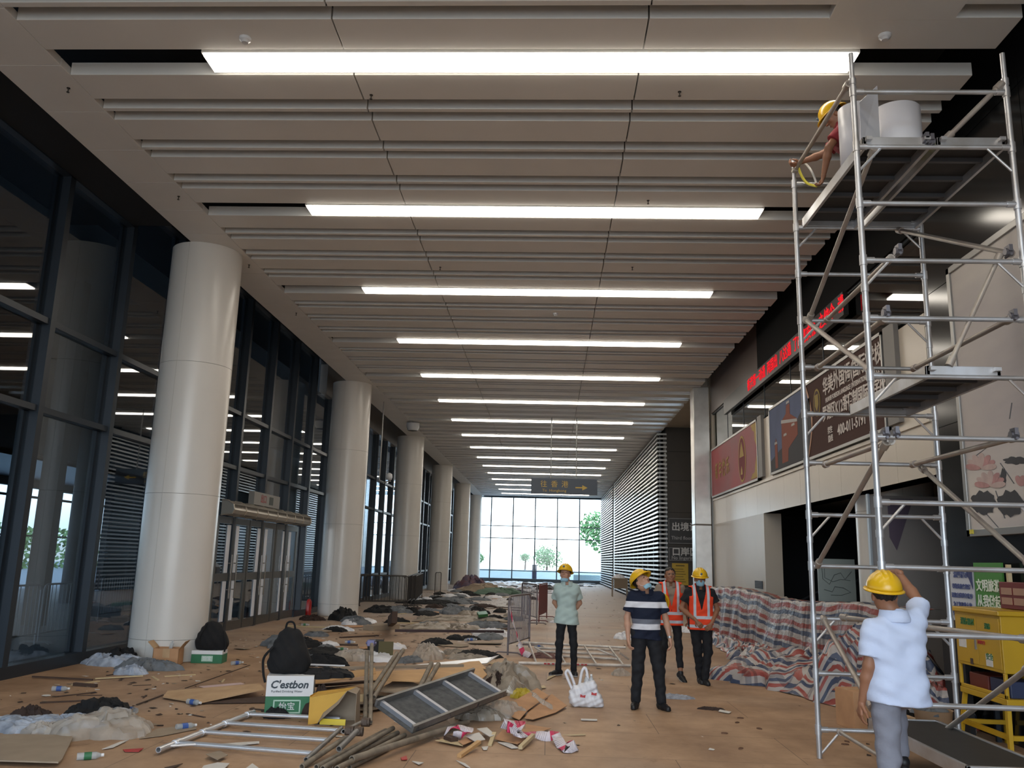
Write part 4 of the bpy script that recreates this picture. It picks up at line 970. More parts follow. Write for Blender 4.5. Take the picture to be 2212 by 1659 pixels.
# -- worker on the top platform reaching down to the corner
J = base_J()
J.update(hip_l=(.09, .02, .42), hip_r=(-.09, .02, .42), kn_l=(.14, -.28, .13), kn_r=(-.14, -.28, .13), an_l=(.13, .12, .09), an_r=(-.13, .12, .09), sh_l=(.16, -.2, .74), sh_r=(-.17, -.2, .78), head=(.0, -.29, .94), el_l=(.20, -.36, .50), wr_l=(.12, -.42, .26), el_r=(-.26, -.42, .66), wr_r=(-.25, -.64, .60))
person('person', 'person in a dark red shirt and yellow helmet crouching on the top platform', (3.2, 8.22, 5.505), -1.9, J, shirt=mat('shirt_red', '8f2a33', .8, 0, .1, 8), trousers=blk_cloth, skin=skin_d, Mh=Rx(.6), sleeve=.7, hem=.84, curls=(.8, .9))
# ================================================================ litter, stacks and left-behind gear
card = mat('cardboard', 'c2946c', .8, 0, .12, 5, col2='b08560'); card2 = mat('cardboard_pale', 'c3a27c', .8, 0, .1, 4, col2='b08f6a'); card3 = mat('cardboard_dusty', '9e8d79', .85, 0, .15, 5)
ply = mat('plywood_strip', 'cba06c', .7, 0, .2, 4, stretch=(1, 6, 6)); dwood = mat('dark_wood', '4a372c', .8, 0, .2, 6); pwood = mat('pale_wood', 'c9b48c', .7, 0, .15, 6)
cl_black = mat('cloth_black', '131315', .9, 0, .3, 12, bump=.4, bs=18); cl_grey = mat('cloth_grey', '74787c', .85, 0, .5, 7, bump=.5, bs=14); cl_blue = mat('cloth_pale_blue', 'b7bfcc', .85, 0, .3, 6, bump=.5, bs=12, col2='6c7480')
cl_brown = mat('cloth_brown', '3a2b25', .9, 0, .3, 10, bump=.4, bs=16)
film = mat('plastic_film', 'c9bfb2', .3, 0, .2, 8, bump=.5, bs=16, alpha=.5); film_w = mat('plastic_white', 'e4e4e8', .4, 0, .06, 8, bump=.4, bs=14, alpha=.93); film_d = mat('plastic_dusty', 'b0a392', .3, 0, .35, 8, bump=.6, bs=14, alpha=.72)
clear = mat('bottle_clear', 'c6cdd0', .15, 0, .1, 5, alpha=.45); capb = mat('bottle_label_blue', '3c5a9a', .5); capg = mat('bottle_label_green', '2f6b45', .5); paper = mat('paper_white', 'd6d2cc', .8, 0, .1, 9)
yel = mat('carton_yellow', 'd0a13c', .6, 0, .12, 5); green_m = mat('carton_green', '1f6b42', .5, 0, .15, 5); white_c = mat('carton_white', 'dcdcdc', .5, 0, .05, 5); redp = mat('red_plastic', 'b0302f', .5); grn = mat('green_plastic', '2e6d3c', .5)
cgrey = mat('cement_grey', '5b5c5c', .8, 0, .5, 14, col2='3e3f40', bump=.4, bs=30)
def rid(x, y, z=0): return 1-2*abs(noise.noise(Vector((x, y, z))))
def bil(x, y, z=0): return 1-math.exp(-3*abs(noise.noise(Vector((x, y, z)))))
def heap_mb(rx, ry, h, seed, rough=1.0, nr=22, nt_=60, flat=.0):
    v = [(0, 0, h)]; f = []
    for j in range(1, nr+1):
        r = j/nr
        for i in range(nt_):
            a = 2*math.pi*i/nt_; x, y = math.cos(a)*r, math.sin(a)*r
            w = 1+.45*rough*noise.noise(Vector((math.cos(a)*1.6+seed, math.sin(a)*1.6, seed*.7)))+.22*rough*noise.noise(Vector((math.cos(a)*5, math.sin(a)*5+seed, 3)))
            pr_ = max(0, 1-r**2.0)**.6; wx = .35*noise.noise(Vector((x*2+seed, y*2, 1))); wy = .35*noise.noise(Vector((x*2, y*2+seed, 5)))
            fold = .42+.30*bil((x+wx)*1.5+seed, (y+wy)*1.5, seed)+.26*rough*bil((x+wy)*3.2+seed, (y+wx)*3.2, 7)+.09*rough*rid((x+wx)*7, (y+wy)*7+seed, 3)
            z = h*pr_*max(.08, fold)+.012*max(0, rid(x*7, y*7+seed, 2))*(r < .98)
            dx = .15*noise.noise(Vector((x*4+9, y*4, seed))); dy = .15*noise.noise(Vector((x*4, y*4+5, seed)))
            v.append((rx*(x*w+dx), ry*(y*w+dy), max(.004, z) if j < nr else .001))
    v[0] = (0, 0, sum(p[2] for p in v[1:nt_+1])/nt_)
    for i in range(nt_): f.append((0, 1+i, 1+(i+1) % nt_))
    for j in range(nr-1):
        for i in range(nt_): a = 1+j*nt_+i; b_ = 1+j*nt_+(i+1) % nt_; f.append((a, a+nt_, b_+nt_, b_))
    return MB().add(v, f)
def heap(name, label, cat, p, rx, ry, h, m, seed, rz=0, group=None, rough=1.0, z=0):
    o = heap_mb(rx, ry, h, seed, rough).build(name, m, smooth='auto'); o.location = (p[0], p[1], z); o.rotation_euler = (0, 0, rz); return tag(o, label, cat, group)
def flat_px(name, label, cat, pts, z, m, th=.006, group=None, parent=None):
    q = [G(x, y, z) if len((x, y)) == 2 else 0 for x, y in pts]; c = sum(q, Vector())/len(q); c.z = 0
    mb = MB(); n = len(q); vs = []
    for k, (p, dz) in enumerate([(p, 0) for p in q]+[(p, th) for p in q]): vs.append((p.x-c.x, p.y-c.y, z+dz))
    mb.add(vs, [tuple(range(n)), tuple(range(2*n-1, n-1, -1))]+[(i, n+i, n+(i+1) % n, (i+1) % n) for i in range(n)])
    o = mb.build(name, m); o.location = (c.x, c.y, 0); return tag(o, label, cat, group)
def bar(name, label, cat, a, b_, w, h, m, group=None, taper=0):
    a, b_ = Vector(a), Vector(b_); d = b_-a; L = d.length; M_ = Matrix.Translation(a) @ d.to_track_quat('X', 'Z').to_matrix().to_4x4()
    o = MB().box(0, L, -w/2, w/2, 0, h, M=Matrix.Identity(4)).build(name, m, bevel=.002); o.matrix_world = M_; return tag(o, label, cat, group)
# ---------------------------------------------------------------- far left foreground
t = flat_px('cardboard_sheet', 'pale dusty board sheet at the bottom left corner', 'board', [(-40, 1588), (152, 1590), (157, 1596), (134, 1642), (126, 1649), (-40, 1644)], .035, card3, .012)
heap('clothing', 'pale blue shirt lying crumpled at the left edge beside the brown jacket', 'clothes', G(60, 1572), .55, .30, .14, cl_blue, 1.3, .1)
heap('clothing', 'dark brown jacket lying on the pale blue shirt at the left edge', 'clothes', G(62, 1562), .22, .16, .20, cl_brown, 2.1, .3)
heap('clothing', 'pale blue shirt lying between the brown jacket and the film bag', 'clothes', G(138, 1570), .34, .24, .14, cl_blue, 4.3, .4)
heap('clothing', 'black garment behind the clear plastic bag at lower left', 'clothes', G(215, 1550), .34, .30, .24, cl_black, 5.7, 0)
heap('plastic_bag', 'big milky plastic bag, wide and slumped, at lower left', 'bag', G(228, 1583), .44, .34, .26, film, 6.2, .2)
heap('plastic_bag', 'small milky plastic bag just above the pale board at lower left', 'bag', G(95, 1586), .17, .12, .14, film, 8.2, .2)
heap('clothing', 'pale blue cloth strewn at the foot of the nearest column', 'clothes', G(243, 1436), .50, .30, .22, cl_blue, 9.1, -.2)
heap('clothing', 'black jacket in the middle of the cloth pile by the nearest column', 'clothes', G(262, 1434), .34, .26, .30, cl_black, 10.1, -.5)
heap('clothing', 'grey cloth beside the open cardboard box', 'clothes', G(318, 1446), .42, .24, .22, cl_grey, 11.1, .1)
heap('clothing', 'pale blue cloth, the nearest to the viewer of the pile by the column', 'clothes', G(283, 1456), .22, .16, .16, cl_blue, 12.1, .1)
p = G(366, 1434); t = thing('cardboard_box', 'open cardboard box with raised flaps against the nearest column', 'box', (p.x, p.y-.08, 0), .15)
MB().box(-.2, .2, -.15, -.14, 0, .26).box(-.2, .2, .14, .15, 0, .26).box(-.2, -.19, -.15, .15, 0, .26).box(.19, .2, -.15, .15, 0, .26).box(-.2, .2, -.15, .15, 0, .01).build('carton', card, t)
MB().box(0, .14, -.15, .15, 0, .006, M=Matrix.Translation((.2, 0, .26)) @ Matrix.Rotation(-.9, 4, 'Y')).build('flap', card2, t); MB().box(-.14, 0, -.15, .15, 0, .006, M=Matrix.Translation((-.2, 0, .26)) @ Matrix.Rotation(.8, 4, 'Y')).build('flap', card2, t)
MB().box(-.05, .06, -.153, -.150, .12, .26).build('tape_strip', card2, t); MB().tube((-.03, .0, .01), (.04, .02, .33), .03, 12).tube((.04, .02, .33), (.045, .022, .37), .014, 8).build('bottle_inside', clear, t)
def backpack(t, w, d, h, m=cl_black, z0=0):
    hm = heap_mb(w, d, h, 3.3+w, .5); v = []
    o = nets(lambda P: union(P, [(np.array((-w*.5, 0, z0+h*.22)), np.array((w*.5, 0, z0+h*.22)), d*.85, d*.85), (np.array((-w*.32, 0, z0+h*.55)), np.array((w*.34, 0, z0+h*.5)), d*.85, d*.8), (np.array((-w*.15, .02, z0+h*.86)), np.array((w*.12, .02, z0+h*.84)), d*.62, d*.6), (np.array((-.03, -d*.7, z0+h*.25)), np.array((0.03, -d*.65, z0+h*.4)), d*.5, d*.4)], .10)+.006*np.sin(P[:, 0]*50+P[:, 2]*40), (-w*1.6, -d*2.2, z0-.05), (w*1.6, d*2, z0+h*1.3), .018)
    return mesh_obj('pack_body', [(np.maximum(o[0], [[-9, -9, z0+.004]]), o[1])], m, t)
p = G(446, 1432); t = thing('backpack', 'black backpack slumped on the green and white carton by the nearest column', 'backpack', (p.x, p.y+.16, .20), .1)
backpack(t, .24, .18, .40); MB().path(cr([(-.1, -.15, .05), (-.16, -.2, .2), (-.08, -.1, .42)]), .016, 8).build('strap', cl_black, t); MB().path(cr([(.2, -.12, .3), (.27, -.15, .1), (.25, -.14, -.02)]), .014, 8).build('strap', cl_black, t)
def water_carton(p, rz, w, d, h, lab, split=.5, zz=0):
    t = thing('water_carton', lab, 'carton', (p.x, p.y, zz), rz)
    MB().box(-w/2, w/2, -d/2, d/2, 0, h*split).build('lower_panel', green_m, t, bevel=.004); MB().box(-w/2, w/2, -d/2, d/2, h*split, h).build('upper_panel', white_c, t, bevel=.004)
    return t
t = water_carton(Vector((p.x, p.y+.10, 0)), .1, .50, .32, .2, 'low green and white water carton under the slumped backpack by the column', .7)
MB().box(-.08, .10, -.166, -.160, .03, .12).build('logo_frame', mat('logo_pale', 'a9c7b4', .5), t); text('lettering', '怡宝', .07, white_c, TM((.01, -.168, .075), '-y'), t)
# main water carton with backpack
pa, pb = G(573, 1541), G(645, 1547); w_ = .52
t = water_carton(Vector((pa.x+.27, pa.y+.02, 0)), .22, w_, .42, .44, 'tall green and white water carton under the black backpack, left of the planks', .5)
text('lettering', "C'estbon", .115, mat('logo_ink', '23313a', .5), TM((-.01, -.214, .345), '-y'), t, bold=.003, shear=.25); text('lettering', 'Purified Drinking Water', .032, mat('logo_ink', '23313a', .5), TM((-.03, -.214, .275), '-y'), t, sx=1.1)
lf_ = MB()
for a in ((-.17, .13, .04, .055), (-.17, .13, .17, .185), (-.17, -.155, .04, .185), (.115, .13, .04, .185)): lf_.box(a[0], a[1], -.214, -.210, a[2], a[3])
lf_.build('logo_frame', mat('logo_pale', 'a9c7b4', .5), t); text('lettering', '怡宝', .09, white_c, TM((-.02, -.215, .112), '-y'), t); text('lettering', '怡宝', .05, mat('logo_pale', 'a9c7b4', .5), TM((.263, -.08, .15), '-y') @ Matrix.Rotation(math.pi/2, 4, 'Y'), t)
cx0, cy0 = pa.x+.27, pa.y+.05
t = thing('backpack', 'black backpack standing on the tall water carton, strap hanging on its left', 'backpack', (cx0-.06, cy0+.02, .44), .2)
backpack(t, .20, .17, .47); MB().path(cr([(-.18, -.14, .30), (-.27, -.17, .18), (-.26, -.18, .02), (-.23, -.2, -.08)]), .014, 8).build('strap', cl_black, t); MB().path(cr([(-.07, 0, .46), (-.05, -.02, .56), (.02, -.02, .56), (.05, 0, .45)]), .012, 8).build('carry_loop', cl_black, t)
heap('clothing', 'black jacket spilling off the tall water carton on to the planks', 'clothes', (cx0+.30, cy0+.12), .38, .26, .12, cl_black, 21.5, .1, z=.40)
heap('clothing', 'dark brown cloth hanging at the right corner of the tall water carton', 'clothes', (cx0+.36, cy0-.12), .20, .14, .36, cl_brown, 22.5, .1)
heap('clothing', 'small black cloth lying against the front of the tall water carton', 'clothes', (cx0-.06, cy0-.30), .16, .07, .13, cl_black, 23.5, .2)
# torn yellow carton
pa = G(662, 1566); t = thing('yellow_carton', 'torn yellow cardboard carton lying open towards the viewer', 'carton', (pa.x+.02, pa.y+.0, 0), .04)
MB().add([(0, 0, 0), (0, .3, 0), (.02, .3, .30), (0, .0, .30)], [(0, 1, 2, 3)]).build('side_panel', yel, t, solid=.005)
MB().add([(0, .0, 0), (.10, .0, .02), (.16, .0, .13), (.32, .0, .26), (.40, .0, .36), (0, .0, .28)], [(0, 1, 2, 3, 4, 5)]).build('torn_front', yel, t, solid=.005)
MB().add([(.0, .0, .28), (.40, .0, .36), (.44, .3, .36), (.02, .3, .30)], [(0, 1, 2, 3)]).build('top_panel', yel, t, solid=.005)
MB().add([(.50, 0, 0), (.50, .3, 0), (.48, .3, .34), (.50, 0, .33)], [(0, 1, 2, 3)]).build('side_panel', card3, t, solid=.005)
MB().add([(0, .3, 0), (.5, .3, 0), (.48, .3, .34), (.02, .3, .30)], [(0, 1, 2, 3)]).build('back_panel', card3, t, solid=.005)
MB().add([(.0, 0, .005), (.5, 0, .005), (.5, .3, .005), (0, .3, .005)], [(0, 1, 2, 3)]).build('bottom_panel', card3, t, solid=.005)
MB().add([(.40, .0, .36), (.50, 0, .33), (.48, .3, .34), (.44, .3, .36)], [(0, 1, 2, 3)]).build('top_panel', card3, t, solid=.005)
MB().add([(.12, -.004, .01), (.40, -.03, .01), (.40, -.02, .07), (.12, -.004, .07)], [(0, 1, 2, 3)]).build('bright_flap', mat('carton_bright_yellow', 'ddc535', .5), t, solid=.004)
MB().add([(.10, -.005, .02), (.16, -.02, .13), (.32, -.02, .26), (.40, -.01, .36), (.33, -.10, .24), (.18, -.11, .10)], [(0, 1, 2, 3, 4, 5)]).build('torn_flap', card3, t, solid=.005)
# ---------------------------------------------------------------- fallen aluminium frame in front
t = thing('scaffold_ladder', 'bright aluminium scaffold frame lying on the floor at bottom left', 'scaffold frame', tuple(G(500, 1590)), 0)
a, b_ = G(342, 1620, .045), G(548, 1538, .045)
wb(MB().tube(a, b_, .026, 18, hollow=.021), 'side_tube', alu, t, smooth='auto')
lft = [G(548, 1546, .05), G(462, 1573, .05), G(418, 1596, .05), G(372, 1612, .05)]
d_ = (b_-a).normalized(); lft = [a+d_*(b_-a).length*k_ for k_ in (.93, .66, .42, .16)]
rt_ = [G(735, 1552, .05), G(738, 1578, .05), G(712, 1599, .05), G(682, 1628, .05)]
for i, (l_, r__) in enumerate(zip(lft, rt_)):
    wb(MB().tube(l_, r__, .022, 16), 'rung', alu, t, smooth='auto'); wb(MB().tube(l_-d_*.05, l_+d_*.05, .033, 16), 'collar', alu, t, smooth='auto')
for i in (0, 3):
    wb(MB().tube(lft[i]+d_*(-.16 if i == 3 else .0)+Vector((.0, 0, .0)), lft[i]+(rt_[i]-lft[i]).normalized()*.22, .012, 8), 'gusset', alu, t)
# ---------------------------------------------------------------- pipe pile
dirty = mat('muddy_pipe', '938776', .7, .15, .35, 8, col2='6f665a'); dirty2 = mat('grey_pipe', '8d8a86', .5, .4, .3, 8)
pipes = [((661, 1641), (737, 1573), .05, .12, .022, dirty2, 'shiny short'), ((652, 1656), (747, 1593), .03, .10, .024, dirty, 'lowest left'), ((732, 1618), (770, 1580), .16, .22, .026, dirty2, 'short thick open-ended'),
 ((683, 1657), (833, 1578), .03, .06, .023, dirty, 'third from the left'), ((697, 1660), (849, 1573), .08, .10, .023, dirty, 'fourth from the left'), ((714, 1656), (859, 1583), .03, .05, .023, dirty, 'fifth from the left'),
 ((728, 1660), (874, 1588), .08, .06, .023, dirty, 'sixth from the left'), ((760, 1640), (1010, 1560), .09, .05, .03, dirty, 'long thick muddy, rightmost'), ((754, 1657), (838, 1616), .03, .03, .024, dirty, 'short, under the rightmost one'),
 ((790, 1556), (742, 1580), .03, .14, .022, dirty2, 'short, at the top of the heap')]
for i, (a, b_, za, zb, r, m, w) in enumerate(pipes):
    o = MB().tube(G(*a, za), G(*b_, zb), r, 14, hollow=r*.72).build('pipe', m, smooth='auto'); tag(o, 'muddy scaffold pipe in the heap at the bottom, '+w, 'pipe', 'muddy pipes in the heap')
def prop(a, b_, Yt, r, lab, m=dirty, zb=.04):
    A = G(*a, zb); B = PY(*b_, A.y+Yt); o = MB().tube(A, B, r, 14, hollow=r*.7).build('pipe', m, smooth='auto'); return tag(o, lab, 'pipe', 'propped pipes rising from the heap')
prop((789, 1553), (793, 1408), 1.5, .026, 'pipe propped almost upright in the picture, left of the pair with the purple clamp')
prop((800, 1560), (803, 1392), 1.6, .024, 'pipe with a purple clamp at its top, right of the upright pair')
prop((795, 1503), (857, 1411), 1.3, .026, 'pipe leaning to the right from the clamps, left one of the pair', zb=.22)
prop((808, 1506), (871, 1404), 1.3, .026, 'pipe leaning to the right from the clamps, right one of the pair', zb=.22)
prop((906, 1487), (932, 1433), 1.2, .030, 'short thick pipe leaning on the plywood, left one', zb=.30)
prop((915, 1489), (947, 1435), 1.2, .030, 'short thick pipe leaning on the plywood, right one', zb=.30)
pc = PY(802, 1389, G(800, 1560).y+1.6); tag(MB().box(pc.x-.05, pc.x+.05, pc.y-.04, pc.y+.04, pc.z-.04, pc.z+.04).tube((pc.x-.07, pc.y, pc.z), (pc.x+.07, pc.y, pc.z), .02, 8).build('pipe_clamp', mat('clamp_purple', '6d6a8a', .4, .5), bevel=.01), 'purplish clamp on top of the upright pipe', 'clamp')
for k_, q in enumerate(((797, 1506), (806, 1500), (790, 1560), (755, 1578), (775, 1580))):
    p = G(*q, .18); tag(MB().tube((p.x-.04, p.y, p.z), (p.x+.04, p.y, p.z), .042, 10, hollow=.028).box(p.x-.02, p.x+.02, p.y-.05, p.y+.05, p.z-.02, p.z+.03).build('coupler', mat('rusty_coupler', '5c4e44', .6, .4), smooth='auto'), 'rusty scaffold coupler on the pipe heap, '+('at the leaning pair', 'behind the leaning pair', 'at the foot of the upright pipe', 'between the heap and the yellow carton', 'under the platform corner')[k_], 'coupler', 'couplers on the pipe heap')
# ---------------------------------------------------------------- upturned platform
D_ = G(890, 1585, .10); C_ = G(1095, 1503, .25); A_ = G(808, 1525, .30); B_ = A_+(C_-D_)
t = thing('scaffold_platform', 'grey cement-stained scaffold platform lying upside down with four pale ribs', 'platform', ((A_.x+C_.x)/2, (A_.y+C_.y)/2, 0), 0)
nrm = (C_-D_).cross(A_-D_).normalized()
if nrm.z < 0: nrm = -nrm
def slab(p, q, r, s, th, name, m, par=None):
    mb = MB(); vs = [p, q, r, s]; mb.add([tuple(v) for v in vs]+[tuple(v+nrm*th) for v in vs], [(3, 2, 1, 0), (4, 5, 6, 7), (0, 1, 5, 4), (1, 2, 6, 5), (2, 3, 7, 6), (3, 0, 4, 7)]); return wb(mb, name, m, t)
slab(D_, C_, B_, A_, .012, 'panel', cgrey)
ex = (C_-D_).normalized(); ey = (A_-D_).normalized(); L_ = (C_-D_).length; W_2 = (A_-D_).length
for s0 in (D_, A_-ey*.03): slab(s0, s0+ex*L_, s0+ex*L_+ey*.03, s0+ey*.03, .075, 'side_beam', mat('beam_grey', '85827e', .5, .5, .3, 6))
for i, u in enumerate((.03, .34, .64, .93)): s0 = D_+ex*(L_*u); slab(s0, s0+ex*.045, s0+ex*.045+ey*W_2, s0+ey*W_2, .055, 'rib', mat('rib_bright', 'a9abb2', .4, .6))
# ---------------------------------------------------------------- planks and plywood behind the pipes
def sheet3(name, label, cat, pts, m, th=.008, group=None):     # pts: (px, py, z)
    q = [G(x, y, z) for x, y, z in pts]; c = sum(q, Vector())/len(q); c.z = 0; n = len(q)
    mb = MB().add([tuple(p-c) for p in q]+[(p.x-c.x, p.y-c.y, p.z+th) for p in q], [tuple(range(n)), tuple(range(2*n-1, n-1, -1))]+[(i, n+i, n+(i+1) % n, (i+1) % n) for i in range(n)])
    o = mb.build(name, m); o.location = c; return tag(o, label, cat, group)
gp = 'plywood and card sheets stacked behind the pipes'
sheet3('plywood_sheet', 'long orange plywood sheet on top of the stack, under the short thick pipes', 'board', [(800, 1452, .33), (1040, 1443, .30), (1052, 1458, .28), (1030, 1478, .24), (800, 1470, .30)], ply, .01, gp)
sheet3('plywood_sheet', 'orange board with a small white patch at the right end of the stack', 'board', [(900, 1437, .25), (1035, 1429, .25), (1050, 1446, .25), (930, 1446, .26)], ply, .01, gp)
sheet3('plywood_sheet', 'narrow plywood board slanting up from the tall carton to the upright pipes', 'board', [(660, 1466, .20), (810, 1444, .36), (812, 1456, .33), (682, 1478, .20)], ply, .01, gp)
sheet3('plywood_sheet', 'orange board low in the stack between the leaning pipes and the platform', 'board', [(700, 1492, .10), (900, 1462, .20), (1000, 1480, .12), (860, 1506, .06)], card2, .01, gp)
sheet3('plywood_sheet', 'brown card sheet in the middle of the stack', 'board', [(812, 1494, .20), (862, 1466, .24), (905, 1480, .22), (890, 1500, .15)], card3, .01, gp)
sheet3('plywood_sheet', 'pale board with torn edge beside the yellow carton', 'board', [(720, 1510, .12), (790, 1500, .16), (792, 1516, .12), (735, 1520, .10)], pwood, .01, gp)
sheet3('plywood_sheet', 'dusty sheet at the bottom of the stack', 'board', [(640, 1500, .03), (800, 1480, .03), (1010, 1486, .03), (1000, 1500, .03), (800, 1535, .03), (700, 1535, .03)], card3, .01, gp)
for i, (a, b_, za, zb, w, h, m, lb) in enumerate((((680, 1484), (905, 1466), .13, .16, .07, .03, dwood, 'dark batten under the slanting board'), ((690, 1492), (800, 1482), .09, .10, .09, .03, dwood, 'dark short batten left of the upright pipes'), ((740, 1530), (850, 1524), .03, .04, .06, .03, dwood, 'dark batten near the yellow carton'),
    ((706, 1447), (1000, 1440), .30, .30, .08, .035, card3, 'long dusty timber across the top of the stack'), ((1000, 1437), (1095, 1432), .02, .02, .05, .02, pwood, 'pale thin batten right of the stack'), ((640, 1436), (745, 1440), .36, .33, .02, .02, alu, 'thin white strip behind the black jacket'), ((572, 1437), (602, 1437), .01, .01, .02, .02, pwood, 'thin pale stick poking out left of the backpack'),
    ((1075, 1450), (1135, 1451), .02, .02, .06, .02, pwood, 'short pale batten past the clear film'), ((1120, 1458), (1136, 1458), .02, .02, .05, .015, alu, 'small white strip past the clear film'))):
    bar('batten', lb, 'batten', G(*a, za), G(*b_, zb), w, h, m, 'battens around the board stack')
sheet3('plywood_sheet', 'wide flat board on the floor left of the tall water carton', 'board', [(352, 1507, .02), (362, 1494, .03), (560, 1478, .10), (572, 1490, .10), (430, 1520, .02)], card2, .012, 'boards lying on the left floor')
sheet3('plywood_sheet', 'dark underside board beneath the wide flat board', 'board', [(420, 1520, .01), (575, 1505, .03), (575, 1518, .01)], dwood, .01, 'boards lying on the left floor')
# silver angle
sheet3('aluminium_profile', 'long silver aluminium profile lying across behind the boards', 'profile', [(875, 1440, .30), (1062, 1421, .24), (1078, 1416, .22), (1052, 1434, .22), (900, 1445, .28)], alu, .012)
# ---------------------------------------------------------------- film, tape, cardboard, bag in the middle
heap('plastic_film', 'large crumpled clear film heap right of the platform', 'film', G(1092, 1488), .42, .50, .42, film_d, 31.3, .3)
heap('plastic_film', 'rounded dusty film roll in front of the platform edge', 'film', G(1075, 1545), .32, .20, .22, film, 32.3, .3)
heap('plastic_film', 'greyish dirty film lump left of the rounded film roll', 'film', G(1035, 1552), .26, .18, .18, film_d, 33.7, .1)
heap('cement_bag', 'dark dirty sack inside the clear film heap', 'sack', G(1075, 1496), .20, .18, .30, cl_brown, 34.2, .1)
heap('plastic_bag', 'small yellow plastic bag behind the folded cardboard', 'bag', G(1131, 1507), .15, .12, .15, mat('bag_yellow', 'c2ab33', .4, 0, .2, 9, bump=.4, bs=18), 35.2, .1)
sheet3('cardboard_sheet', 'folded orange-brown cardboard sheet, its back half, left of the white bag', 'cardboard', [(1085, 1540, .02), (1110, 1515, .10), (1160, 1487, .14), (1185, 1503, .10), (1140, 1535, .04), (1122, 1556, .02)], card, .006)
sheet3('cardboard_sheet', 'folded orange-brown cardboard sheet, its front half, left of the white bag', 'cardboard', [(1133, 1552, .02), (1140, 1540, .05), (1192, 1500, .07), (1225, 1525, .03), (1200, 1540, .02), (1152, 1555, .02)], card, .006)
sheet3('cardboard_sheet', 'plain brown cardboard sheet under the red and white tape', 'cardboard', [(1068, 1597, .02), (1085, 1578, .05), (1140, 1575, .05), (1150, 1592, .04), (1118, 1608, .02)], card, .006)
sheet3('cardboard_sheet', 'small triangular cardboard piece by the end of the tape', 'cardboard', [(1135, 1565, .02), (1190, 1574, .02), (1165, 1583, .02), (1135, 1582, .02)], card, .006)
o = MB(); pts = [G(1100, 1500, .42), G(1112, 1468, .40), G(1130, 1480, .30), G(1150, 1500, .18), G(1175, 1520, .10), G(1194, 1531, .04)]
def ribbon(name, label, pts, w, mats, group=None, cat='tape', seed=0, alt=3):
    n = 8; P_ = []
    for k in range(len(pts)-1):
        for i in range(n): P_.append(pts[k].lerp(pts[k+1], i/n))
    P_.append(pts[-1]); mb = MB(); vs = []
    for i, p in enumerate(P_):
        d = (P_[min(i+1, len(P_)-1)]-P_[max(i-1, 0)]); d.z = 0; d = d.normalized() if d.length > 1e-5 else Vector((1, 0, 0)); s = Vector((-d.y, d.x, 0)); ang = math.sin(i*.21+seed)*.8+.3
        off = s*math.cos(ang)*w/2+Vector((0, 0, abs(math.sin(ang))*w/2)); vs += [p+off+Vector((0, 0, .012)), p-off+Vector((0, 0, .012+.0))]
    vs = [(v.x, v.y, max(.006, v.z)) for v in vs]
    for i in range(len(P_)-1): mb.add([vs[2*i], vs[2*i+1], vs[2*i+3], vs[2*i+2]], [(0, 1, 2, 3)], 1 if (i//alt) % 3 == 1 else 0)
    return tag(mb.build(name, mats, solid=.002, smooth=True), label, cat, group)
ribbon('film_strip', 'long twisted clear film strip falling on the folded cardboard', pts, .07, [film, film], cat='film')
tw, tr = mat('tape_white', 'd9d0d6', .5, 0, .08, 9), mat('tape_red', 'c9355c', .5)
ribbon('barrier_tape', 'red and white barrier tape trailing to the right over the cardboard', [G(1085, 1565, .12), G(1112, 1572, .13), G(1120, 1590, .08), G(1150, 1586, .05), G(1182, 1595, .03), G(1200, 1588, .06), G(1212, 1612, .02), G(1225, 1622, .02), G(1245, 1612, .05), G(1230, 1609, .03)], .10, [tw, tr], 'red and white barrier tape', seed=1, alt=5)
ribbon('barrier_tape', 'red and white barrier tape crumpled at the left of the litter patch', [G(962, 1583, .05), G(985, 1572, .12), G(1015, 1580, .08), G(1000, 1592, .05), G(978, 1590, .06)], .10, [tw, tr], 'red and white barrier tape', seed=2, alt=5)
ribbon('barrier_tape', 'red and white barrier tape bunched above the brown cardboard sheet', [G(1090, 1560, .18), G(1128, 1568, .14), G(1112, 1582, .10), G(1096, 1572, .16), G(1130, 1592, .06)], .11, [tw, tr], 'red and white barrier tape', seed=3, alt=5)
